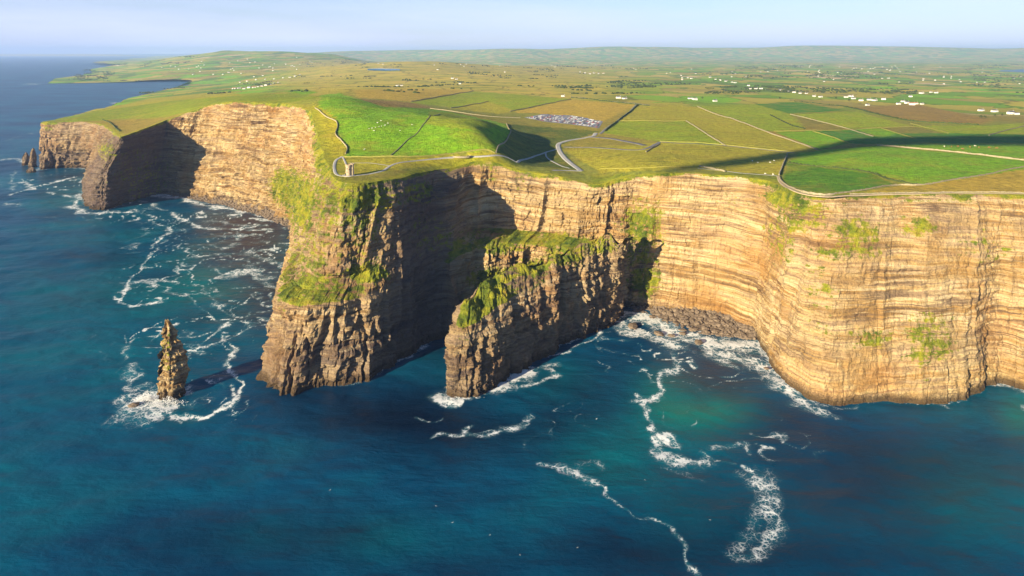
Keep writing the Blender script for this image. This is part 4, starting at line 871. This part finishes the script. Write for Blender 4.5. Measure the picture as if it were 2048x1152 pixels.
HOUSES = [
    ([(1560, 181.5), (1576, 183.5), (1588, 185.5), (1600, 187), (1613, 187.5)], 'white house in the straight roadside row right of centre', 'white houses in the roadside row', 20),
    ([(1628, 193), (1641, 194.5)], 'white house of the pair just below the roadside row', 'pair of white houses', 18),
    ([(1692, 195), (1702, 193.5), (1707, 198)], 'white house in the tight group above the thick hedge', 'white houses above the thick hedge', 20),
    ([(1722, 202), (1738, 200.5), (1749, 201.5), (1767, 199.5)], 'white house in the loose line above the brown field', 'white houses above the brown field', 20), ([(1735, 211)], 'single white house at the corner of the brown field', None, 17),
    ([(1797, 209), (1806, 204), (1814, 207), (1824, 210), (1832, 208.5), (1844, 209)], 'white house in the largest farm cluster on the right', 'white houses of the right farm cluster', 19),
    ([(1821, 194)], 'white house standing alone above the right farm cluster', None, 20), ([(1843, 187)], 'tall pale house beyond the right farm cluster', None, 22), ([(1862, 185), (1872, 186)], 'white house of the pair half hidden among far trees', 'pair among far trees', 18),
    ([(1962, 222)], 'white house, left one of two in line on the right', None, 19), ([(1989, 224)], 'white house, right one of two in line on the right', None, 19), ([(2022, 228)], 'large white house nearest the right edge of the picture', None, 22), ([(2034, 229)], 'low white annexe beside the house at the right edge', None, 14),
    ([(1380, 198), (1390, 200)], 'white farmhouse of the two above the middle fields', 'two farmhouses above the middle fields', 18), ([(1430, 203)], 'grey-roofed low house above the longest field wall', None, 20),
    ([(1237, 197), (1249, 198)], 'white house of the pair beside the far road', 'pair beside the far road', 17), ([(1126, 193)], 'pale low farm building at the bend of the far road', None, 17),
    ([(1500, 178), (1512, 179), (1522, 177.5), (1497, 172)], 'white house beside the green field left of the roadside row', 'white houses left of the roadside row', 20),
    ([(1376, 156), (1383, 157), (1420, 155), (1431, 159), (1440, 161), (1452, 163), (1464, 165), (1470, 166)], 'white house in the scattered hamlet beyond the middle fields', 'hamlet beyond the middle fields', 22),
    ([(795, 173), (803, 172)], 'white house of the lone pair behind the green hill', 'pair behind the green hill', 18), ([(905, 157), (913, 159), (920, 168)], 'pale farm building on the moor behind the hill', 'farm buildings on the moor', 20),
    ([(1160, 144), (1170, 146), (1180, 148), (1188, 146.5), (1197, 147.5), (1207, 147)], 'white house in the hamlet beyond the tan field', 'hamlet beyond the tan field', 24),
    ([(468, 178), (478, 177), (488, 178), (498, 176), (508, 175.5), (516, 174), (524, 172.5), (532, 171), (540, 169), (548, 167), (556, 165)], 'white house in the village street on the left slope', 'village street on the left slope', 20),
    ([(480, 165), (494, 163), (512, 160), (530, 159), (548, 158), (566, 156), (580, 155), (590, 153), (600, 150)], 'white house scattered above the village street on the left', 'houses above the village street', 22),
]
for pts, lab, grp, L in HOUSES:
    NTH = ['leftmost', 'second from the left', 'third from the left', 'fourth from the left', 'fifth from the left', 'sixth from the left', 'seventh from the left', 'eighth from the left', 'ninth from the left', 'tenth from the left']
    pts = sorted(pts)
    for i_, (px, py) in enumerate(pts):
        l_ = lab if len(pts) == 1 else lab + ', ' + ('rightmost' if i_ == len(pts) - 1 else NTH[i_])
        house(px, py, l_, grp if len(pts) > 1 else None, L * random.uniform(.85, 1.15), red=random.random() < 0.15)

# far villages and scattered farms, too small to tell apart
vb = MB(); random.seed(11); vr = MB(); vp = []
for k in range(240):
    cx, cy, rx, ry = random.choice([(1320, 124, 120, 7), (1320, 124, 90, 5), (1500, 140, 200, 10), (1750, 138, 180, 9), (1650, 150, 250, 10), (900, 113, 40, 2), (1900, 160, 150, 12), (600, 128, 180, 12), (450, 140, 120, 10), (1000, 128, 300, 10), (1650, 118, 300, 5), (1950, 122, 80, 3)])
    px, py = random.gauss(cx, rx * .6), random.gauss(cy, ry * .6)
    if 110 < py < 172: vp.append((px, py))
for w in hit(vp):
    if w[2] < 3 or w[1] > 15500: continue
    s = 7 + w[1] / 1100.0; vb.box((w[0], w[1], gz_at(w[0], w[1]) - 2), (s * random.uniform(.8, 1.3), s * .6, 2 + s * .36), random.uniform(-.4, .4))
    vr.gable((w[0], w[1], gz_at(w[0], w[1]) + s * .36), (s * 1.1, s * .66), s * .25)
vo = vb.build('far_houses', M_WHITE); tag(vo, 'far white villages and farms scattered to the horizon', None, None, 'stuff')
vo2 = vr.build('far_roofs', M_SLATE); tag(vo2, 'slate roofs of the far villages', None, None, 'stuff')
# ------------------------------------------------------------------ parked cars
def car_mesh(name, paint):
    prof = [(-2.1, .45), (-2.1, .95), (-1.75, 1.05), (-1.3, 1.5), (0.35, 1.52), (1.05, 1.02), (2.0, .88), (2.15, .5)]
    v, f = [], []; n = len(prof)
    for y, k in ((-.88, 1), (-.72, 0), (.72, 0), (.88, 1)):
        for x, z in prof: v.append((x, y if z < 1.1 or k == 0 else y * .84, z if k == 0 or z < 1.1 else z - .12))
    for j in range(3):
        for i in range(n): f.append([j * n + i, j * n + (i + 1) % n, (j + 1) * n + (i + 1) % n, (j + 1) * n + i])
    f.append(list(range(n))[::-1]); f.append([3 * n + i for i in range(n)])
    mats = [0] * len(f)
    for wx in (-1.3, 1.35):
        for wy in (-.9, .7):
            b = len(v)
            for yy in (wy, wy + .2):
                for k in range(8): v.append((wx + .34 * math.cos(k * math.pi / 4), yy, .34 + .34 * math.sin(k * math.pi / 4)))
            for k in range(8): f.append([b + k, b + (k + 1) % 8, b + 8 + (k + 1) % 8, b + 8 + k])
            f.append([b + k for k in range(8)]); f.append([b + 15 - k for k in range(8)]); mats += [1] * 10
    for j in range(3): mats[j * n + 2] = 2; mats[j * n + 4] = 2        # rear window and windscreen
    me = bpy.data.meshes.new(name); me.from_pydata(v, [], f); me.update()
    for m in (paint, M_DARK, M_GLASS): me.materials.append(m)
    me.polygons.foreach_set('material_index', mats); return me
M_GLASS = NT('dark_car_glass').out((0.02, 0.025, 0.03), None, 0.15)
PAINT = [('white', (.78, .78, .78)), ('silver', (.5, .51, .53)), ('blue', (.06, .13, .38)), ('red', (.42, .03, .03)), ('dark grey', (.05, .05, .06))]
car_me = []
for nm, c in PAINT:
    t_ = NT('car_paint_' + nm.replace(' ', '_')); t_.out(c, None, 0.3); t_.b.inputs['Specular IOR Level'].default_value = 0.5; car_me.append(car_mesh('car', t_.m))
random.seed(3)
for j, fv in enumerate((0.08, 0.24, 0.40, 0.56, 0.72, 0.88)):
    k = 0.05 + 0.01 * j
    while k < 0.985:
        if random.random() < 0.72 and not (fv > 0.8 and k < .3):
            a = k * (nu - 1); i0 = int(a); b = fv * (nv - 1); j0 = int(b); q = cpV[i0, j0] + (cpV[min(i0 + 1, nu - 1), j0] - cpV[i0, j0]) * (a - i0) + (cpV[i0, min(j0 + 1, nv - 1)] - cpV[i0, j0]) * (b - j0)
            dx = cpV[min(i0 + 1, nu - 1), j0] - cpV[i0, j0]; c = random.choices(range(5), (5, 4, 2, 1.6, 3))[0]
            o = bpy.data.objects.new('parked_car', car_me[c]); COL.objects.link(o); o.location = (q[0], q[1], q[2] + 0.02)
            o.rotation_euler = (0, 0, math.atan2(dx[1], dx[0]) + math.pi / 2 + random.uniform(-.08, .08)); o.scale = (1.15,) * 3
            tag(o, PAINT[c][0] + ' car parked in the ' + ('nearest', 'second nearest', 'third nearest', 'third farthest', 'second farthest', 'farthest')[j] + ' row of the car park', 'car', PAINT[c][0] + ' cars in row ' + 'abcdef'[j] + ' of the car park')
        k += 3.6 / np.linalg.norm(cpV[-1, 7, :2] - cpV[0, 7, :2]) * random.choice((1, 1, 1, 1.6))

# ------------------------------------------------------------------ sheep and cattle
def beast(name, mat, s, wool):
    """one continuous body grown over a small skeleton"""
    me = bpy.data.meshes.new(name); h = 0.62 if wool else 0.85; L = 0.5 if wool else 0.75
    pts = [(-L, 0, h), (-L * .4, 0, h), (L * .3, 0, h), (L, 0, h + .03), (L + .28, 0, h + (.02 if wool else -.12)), (L + .55, 0, h - (.28 if wool else .45)), (L + .72, 0, h - (.42 if wool else .62))]
    rad = [.24, .30, .31, .26, .15, .12, .07]; E = [(i, i + 1) for i in range(6)]
    for sx, b in ((-L * .85, 0), (L * .9, 3)):
        for sy in (-.17, .17):
            n = len(pts); back = -0.05 if b == 0 else 0.0
            pts += [(sx, sy, h - .14), (sx + back, sy, h * .45), (sx, sy, 0.02)]; rad += [.13, .065, .05]; E += [(b, n), (n, n + 1), (n + 1, n + 2)]
    n = len(pts); pts += [(-L - .12, 0, h - .05), (-L - .16, 0, h - .35)]; rad += [.05, .03]; E += [(0, n), (n, n + 1)]
    me.from_pydata(pts, E, []); o = bpy.data.objects.new(name, me); COL.objects.link(o)
    md = o.modifiers.new('skin', 'SKIN'); o.modifiers.new('sub', 'SUBSURF').levels = 1
    for v, r in zip(me.skin_vertices[0].data, rad): v.radius = (r * (1.15 if wool else 1.0), r * 1.15)
    me.skin_vertices[0].data[1].use_root = True
    dg = bpy.context.evaluated_depsgraph_get(); m2 = bpy.data.meshes.new_from_object(o.evaluated_get(dg)); bpy.data.objects.remove(o); m2.materials.clear(); m2.materials.append(mat)
    for v in m2.vertices: v.co *= s
    m2.name = name; return m2
sheep_me = beast('sheep', simple('fleece', (.68, .65, .58), (.8, .78, .72), 4.0), 1.25, True)
cow_me = beast('cow', simple('red_hide', (.24, .09, .04), (.34, .15, .07), 2.0), 1.45, False); cow2_me = beast('cow', simple('pale_hide', (.62, .55, .45), (.74, .68, .58), 2.0), 1.45, False)
def graze(me, name, pts, label, group, sc=1.0):
    for px, py in pts:
        w = hit([(px, py)])[0]; o = bpy.data.objects.new(name, me); COL.objects.link(o); o.location = (w[0], w[1], gz_at(w[0], w[1])); o.rotation_euler = (0, 0, random.uniform(0, 6.28)); o.scale = (sc,) * 3; tag(o, label, name, group)
graze(sheep_me, 'sheep', [(729, 299.5)], 'single white sheep nearest the tower on the green hill', None, 1.3)
graze(sheep_me, 'sheep', [(738, 258), (744, 257), (751, 255.5), (758, 254), (763, 253), (770, 251), (755, 246), (762, 242), (776, 247), (748, 262), (824, 250), (800, 262)], 'white sheep in the loose flock on the upper green hill', 'flock on the green hill')
graze(sheep_me, 'sheep', [(1505, 322.5), (1540, 325.5), (1548, 322), (1516, 326), (1530, 348), (1546, 349.5)], 'white sheep by the cliff in the shaded middle field', 'sheep in the shaded middle field')
graze(cow_me, 'cow', [(1903, 294.5), (1916, 294), (1940, 295), (1958, 296), (1978, 296), (1994, 297.5), (1925, 299)], 'red-brown cow grazing behind the bright green field', 'brown cattle on the right', 1.2)
graze(cow2_me, 'cow', [(1889, 294), (1950, 293)], 'pale cow grazing among the brown cattle', 'pale cattle on the right', 1.2)

# ------------------------------------------------------------------ beaches of fallen rock
def rock_mesh(name, seed, sub=1):
    bm = bmesh.new(); bmesh.ops.create_icosphere(bm, subdivisions=sub, radius=1.0); r = random.Random(seed)
    for v in bm.verts:
        k = r.uniform(.68, 1.12); v.co *= k; v.co.z *= .72; v.co.x *= 1.15
    me = bpy.data.meshes.new(name); bm.to_mesh(me); bm.free(); me.materials.append(M_BOULDER); return me
rocks = [rock_mesh('boulder', k) for k in range(7)]
rtri = [(np.array([v.co[:] for v in m.vertices]), np.array([p.vertices[:] for p in m.polygons])) for m in rocks]
def beach(upper, lower, ztop, nrock, rmin, rmax, seed, nbig, label, group, big_label):
    up = resample([P(*p, 0)[:2] for p in upper], 2.0); lo = resample([P(*p, 0)[:2] for p in lower], 2.0); n = max(len(up), len(lo)); t = np.linspace(0, 1, n)
    def rs(a): return np.stack([np.interp(t, np.linspace(0, 1, len(a)), a[:, k]) for k in range(2)], 1)
    up, lo = rs(up), rs(lo); m = 14; V = np.zeros((n, m, 3)); s = np.linspace(0, 1, m)
    V[..., :2] = lo[:, None] + (up - lo)[:, None] * s[None, :, None]
    taper = np.sin(np.pi * np.clip(t, 0.03, 0.97)) ** .5
    V[..., 2] = (-1.6 + (ztop + 1.6) * s[None] ** 1.25) * taper[:, None] - 1.5 * (1 - taper[:, None]) + 0.8 * noise2(V[..., 0] / 7, V[..., 1] / 7, seed)
    mesh_np('beach', V.reshape(-1, 3), grid_faces(n, m), M_BOULDER, True)['kind'] = 'structure'
    R = random.Random(seed); vs, fs, c = [], [], 0; big = 0
    for k in range(nrock):
        a, b = R.random(), R.random() ** 1.1; fi, fj = a * (n - 1.001), b * (m - 1.001); i, j = int(fi), int(fj); fi -= i; fj -= j; pt = (V[i, j] * (1 - fi) + V[i + 1, j] * fi) * (1 - fj) + (V[i, j + 1] * (1 - fi) + V[i + 1, j + 1] * fi) * fj; r = rmin + (rmax - rmin) * R.random() ** 4.5
        if big < nbig and b < .55 and r > rmin + .2 * (rmax - rmin):
            o = bpy.data.objects.new('boulder', R.choice(rocks)); COL.objects.link(o); o.location = (pt[0] + R.uniform(-1, 1), pt[1] + R.uniform(-1, 1), pt[2] + .25 * r); o.scale = (r * R.uniform(.9, 1.4), r, r * R.uniform(.8, 1.1)); o.rotation_euler = (R.uniform(-.3, .3), R.uniform(-.3, .3), R.uniform(0, 6.28)); zn = ('left', 'middle', 'right')[min(2, int(a * 3))]; sz_ = 'large' if r > rmin + .5 * (rmax - rmin) else 'small'; tag(o, sz_ + ' ' + big_label + ', ' + zn + ' third', 'boulder', sz_ + ' ' + group + ', ' + zn + ' third'); big += 1; continue
        v, f = R.choice(rtri); an = R.uniform(0, 6.28); ca, sa = math.cos(an), math.sin(an); q = v * r
        q = np.stack([q[:, 0] * ca - q[:, 1] * sa, q[:, 0] * sa + q[:, 1] * ca, q[:, 2]], 1) + pt + np.array([R.uniform(-1, 1), R.uniform(-1, 1), .2 * r]); vs.append(q); fs.append(f + c); c += len(v)
    o = mesh_np('rock_rubble', np.vstack(vs), np.vstack(fs), M_BOULDER, False); tag(o, label, None, None, 'stuff')
beach([(1275, 600), (1310, 606), (1380, 616), (1440, 625), (1490, 648), (1515, 672)], [(1262, 622), (1300, 634), (1345, 654), (1400, 668), (1450, 672), (1512, 678)], 14, 2300, .5, 4.2, 21, 70, 'heap of fallen grey-brown rocks below the right cove cliff', 'boulders at the edge of the right cove beach', 'dark wet boulder along the edge of the right cove beach')
beach([(325, 382), (380, 388), (450, 402), (520, 420), (575, 443), (588, 455)], [(322, 390), (380, 398), (450, 413), (520, 432), (565, 452), (586, 462)], 13, 2200, .8, 3.2, 22, 0, 'strip of pebbles and fallen rock round the left bay', '', '')
for px, py, r, lab in [(1397, 686, 5.2, 'large dark angular rock alone in the white surf'), (1342, 672, 3.6, 'small dark rock in the surf left of the large one'), (1318, 668, 5.0, 'flat dark rock in the surf at the left of the cove'), (1265, 654, 6.5, 'broad low rock awash beside the rock fin'), (1366, 668, 3.6, 'dark rock at the edge of the cove beach surf'), (1533, 738, 2.6, 'lone small rock close under the right cliff'),
                       (268, 812, 4.2, 'small rock awash in the spray left of the stack'), (1280, 618, 6.0, 'pointed dark rock against the cliff in the cove corner'), (1430, 664, 5.0, 'dark block on the waterline in the middle of the cove'), (547, 668, 5.0, 'dark knob of rock at the left foot of the tower headland')]:
    x, y, _ = P(px, py, 0); o = bpy.data.objects.new('boulder', random.choice(rocks)); COL.objects.link(o); o.location = (x, y, .15 * r); o.scale = (r * 1.1, r, r * .75); o.rotation_euler = (0, 0, random.uniform(0, 6)); tag(o, lab, 'boulder')

# ------------------------------------------------------------------ white water thrown up round the stack and the fin
R = random.Random(8); vs, fs, c = [], [], 0
ico = rtri[0]
for (px, py, rx, ry, n, hmax, sz) in [(295, 800, 10, 5, 800, 9, .42), (338, 806, 12, 4, 600, 7, .40), (312, 812, 20, 5, 500, 3, .36), (910, 800, 12, 4, 140, 3, .5), (1046, 735, 4, 3, 60, 7, .5), (950, 797, 22, 4, 80, 1.5, .45)]:
    cx, cy, _ = P(px, py, 0)
    for k in range(n):
        a = R.uniform(0, 6.28); q = abs(R.gauss(0, .6)); x = cx + rx * q * math.cos(a); y = cy + ry * q * math.sin(a); z = max(0.05, hmax * R.random() ** 1.8 * max(0, 1 - q * .8)); r = sz * R.uniform(.25, 1.0) * (1 - .4 * z / (hmax + .1))
        v, f = ico; vs.append(v * r + np.array([x, y, z])); fs.append(f + c); c += len(v)
o = mesh_np('sea_spray', np.vstack(vs), np.vstack(fs), M_FOAMY, False); tag(o, 'white spray bursting round the foot of the rock stack', None, None, 'stuff')

# ------------------------------------------------------------------ gulls over the water
def gull(px, py, d, rz, label, group=None):
    z = CAM_H - (py - PY0) * d / FPX; e = empty('gull', ((px - PX0) / FPX * d, d, z), rz); tag(e, label, 'gull', group)
    MB().lathe((0, 0, 0), [(0.01, -.32), (.07, -.2), (.10, 0), (.07, .2), (.03, .3), (.01, .36)], 8).build('body', M_WHITE, e).rotation_euler = (math.pi / 2, 0, 0)
    for s in (-1, 1):
        b = MB(); b.v = [(s * .05, -.12, .02), (s * .05, .14, .02), (s * .45, .12, .20), (s * .42, -.12, .18), (s * .95, .02, .12), (s * .05, 0, -.03), (s * .45, 0, .15)]
        b.f = [[0, 1, 2, 3], [3, 2, 4], [1, 0, 5], [0, 3, 6, 5], [2, 1, 5, 6], [3, 4, 6], [4, 2, 6]]; b.build('wing', M_WHITE, e)
    e.scale = (0.8, 0.8, 0.8)
gull(1193, 838, 330, 0.7, 'white gull gliding over the dark water right of the fin')
random.seed(2)
for px, py in [(872, 1012), (905, 1045), (980, 1070), (1040, 1110), (1155, 1095), (660, 980), (1290, 960), (1420, 1040)]: gull(px, py, random.uniform(330, 390), random.uniform(0, 6), 'tiny white gull over the open water in the foreground', 'gulls over the foreground water')

# ------------------------------------------------------------------ trees and scrub
def tree(px, py, h, label, group):
    w = hit([(px, py)])[0]; e = empty('tree', (w[0], w[1], gz_at(w[0], w[1]))); tag(e, label, 'tree', group); R = random.Random(int(px * 7 + py))
    MB().lathe((0, 0, -.5), [(.4, 0), (.28, h * .3), (.12, h * .8)], 7).build('trunk', M_TRUNK, e)
    n = 260; b = MB()
    for k in range(n):
        a, u, r = R.uniform(0, 6.28), R.uniform(-1, 1), R.random() ** .4; q = math.sqrt(1 - u * u); lob = 1 + .25 * math.sin(3 * a + px)
        x, y, z = .48 * h * r * q * math.cos(a) * lob, .48 * h * r * q * math.sin(a) * lob, h * .62 + .38 * h * r * u; s = h * R.uniform(.05, .10)
        ax = [Vector((R.gauss(0, 1), R.gauss(0, 1), R.gauss(0, 1))).normalized() * s for _ in range(3)]; i = len(b.v); c0 = Vector((x, y, z)); b.v += [tuple(c0 + ax[0]), tuple(c0 + ax[1]), tuple(c0 + ax[2])]; b.f.append([i, i + 1, i + 2])
    b.build('crown', M_HEDGE, e)
M_TRUNK = simple('bark', (.08, .06, .04), (.14, .11, .08), 2.0)
for px, py, h, lab in [(1962, 238, 11, 'dark tree at the left end of the track near the right edge'), (1970, 237, 9, 'smaller dark tree right beside the one on the track'), (1990, 234, 8, 'low tree midway along the track to the right-hand house'), (2004, 232, 8, 'low tree nearest the house at the right edge'), (1672, 199, 12, 'dark tree left of the tight group of white houses'), (1698, 204, 12, 'rounded dark tree below the tight group of white houses'), (1560, 199, 10, 'lone dark bush below the roadside row'), (1405, 199, 11, 'dark tree beside the two farmhouses above the middle fields')]:
    tree(px, py, h, lab, None)
# far woods and hedgerow trees that read as one mass
rng2 = np.random.default_rng(4); n = 5200
pyw = 113 + 75 * rng2.random(n) ** 1.5; pxw = rng2.uniform(150, 2090, n); wood = fbm(pxw / 90, pyw / 7, 55, 3); keep = wood > 0.17
tri = []; pk, yk = pxw[keep], pyw[keep]
for w, px in zip(hit(np.column_stack([pk, yk])), pk):
    if w[2] < 4 or w[1] < 1900 or w[1] > 15500 or (560 < px < 1100 and rng2.random() < .75): continue
    for _ in range(4 + int(rng2.integers(0, 5))):
        tri.append((w[0] + rng2.normal(0, 16) * (1 + w[1] / 9000), w[1] + rng2.normal(0, 9), rng2.uniform(3.0, 6.5) * (1 + w[1] / 12000)))
trz = height(np.array([q[0] for q in tri]), np.array([q[1] for q in tri]))
vs, fs, c = [], [], 0
for (x, y, r), z in zip(tri, trz):
    v, f = rtri[int(rng2.integers(0, 7))]; vs.append(v * np.array([r, r, r * 1.0]) + np.array([x, y, z + .3 * r])); fs.append(f + c); c += len(v)
o = mesh_np('far_woodland', np.vstack(vs), np.vstack(fs), M_HEDGE, False); tag(o, 'dark clumps of far trees and hedges across the country', None, None, 'stuff')

# ------------------------------------------------------------------ small lake on the moor, far islands
lw = hit([(735, 141.5), (755, 139.5), (780, 138.8), (800, 139), (800, 141), (770, 142.2)]); zl = lw[:, 2].max() + 5
b = MB(); b.v = [(p[0], p[1], zl) for p in lw] + [(p[0], p[1], zl - 14) for p in lw]; k = len(lw); b.f = [list(range(k))] + [[i, (i + 1) % k, k + (i + 1) % k, k + i] for i in range(k)]
t_ = NT('lake_water'); t_.b.inputs['Specular IOR Level'].default_value = .5; o = b.build('lake', t_.out((.02, .06, .12), None, .12)); o['kind'] = 'structure'
iv = []; X = np.linspace(-52000, -30000, 90); prof_ = 170 + 60 * noise2(X / 5200, X * 0, 61) + 26 * noise2(X / 1500, X * 0, 62); prof_ *= smooth(-53000, -50000, X) * smooth(-30000, -33500, X)
for x, h in zip(X, prof_):
    for dy, k in ((-1400, -.1), (-700, .7), (0, 1.0), (900, .8), (1800, -.1)): iv.append((x, 56000 + dy, h * k - 4))
mesh_np('island', iv, grid_faces(len(X), 5), M_GROUND, True, {'patch': np.ones(len(iv)), 'moor': np.ones(len(iv))}, colors=np.tile([.2, .2, .05], (len(iv), 1)))['kind'] = 'structure'

# ------------------------------------------------------------------ the long low cloud whose shade lies across the right-hand fields
cl = hit([(1340, 341), (1450, 327), (1560, 313), (1640, 302), (1720, 290), (1800, 282), (1900, 281), (2048, 281), (2250, 283)]); wd = [9, 20, 24, 30, 42, 56, 60, 66, 80]
Lc = (860 - 155) / math.sin(SUN_EL); vs, fs, c = [], [], 0; R = random.Random(12); ic = rock_mesh('tmp', 1, 3); vv = np.array([v.co[:] for v in ic.vertices]); ff = np.array([p.vertices[:] for p in ic.polygons]); vv /= np.linalg.norm(vv, axis=1, keepdims=True)
cc = resample(np.column_stack([cl, wd]), 22.0)
for k in range(len(cc)):
    for j in range(2):
        p_ = Vector(cc[k, :3]) + sdir * Lc; w_ = cc[k, 3]; r = w_ * R.uniform(.62, .85); off = R.uniform(-.3, .3) * w_
        q = vv * (1 + .12 * noise2(vv[:, 0] * 3 + k, vv[:, 1] * 3 + vv[:, 2] * 2, 71))[:, None]
        vs.append(q * np.array([r * 1.3, r * 1.15, r * .34]) + np.array([p_.x - .5 * off, p_.y + off, p_.z])); fs.append(ff + c); c += len(vv)
o = mesh_np('cloud', np.vstack(vs), np.vstack(fs), simple('cloud_white', (.8, .8, .8), (.85, .85, .85), .01), True); tag(o, 'long low strip of white cloud above the coast', None, None, 'stuff')
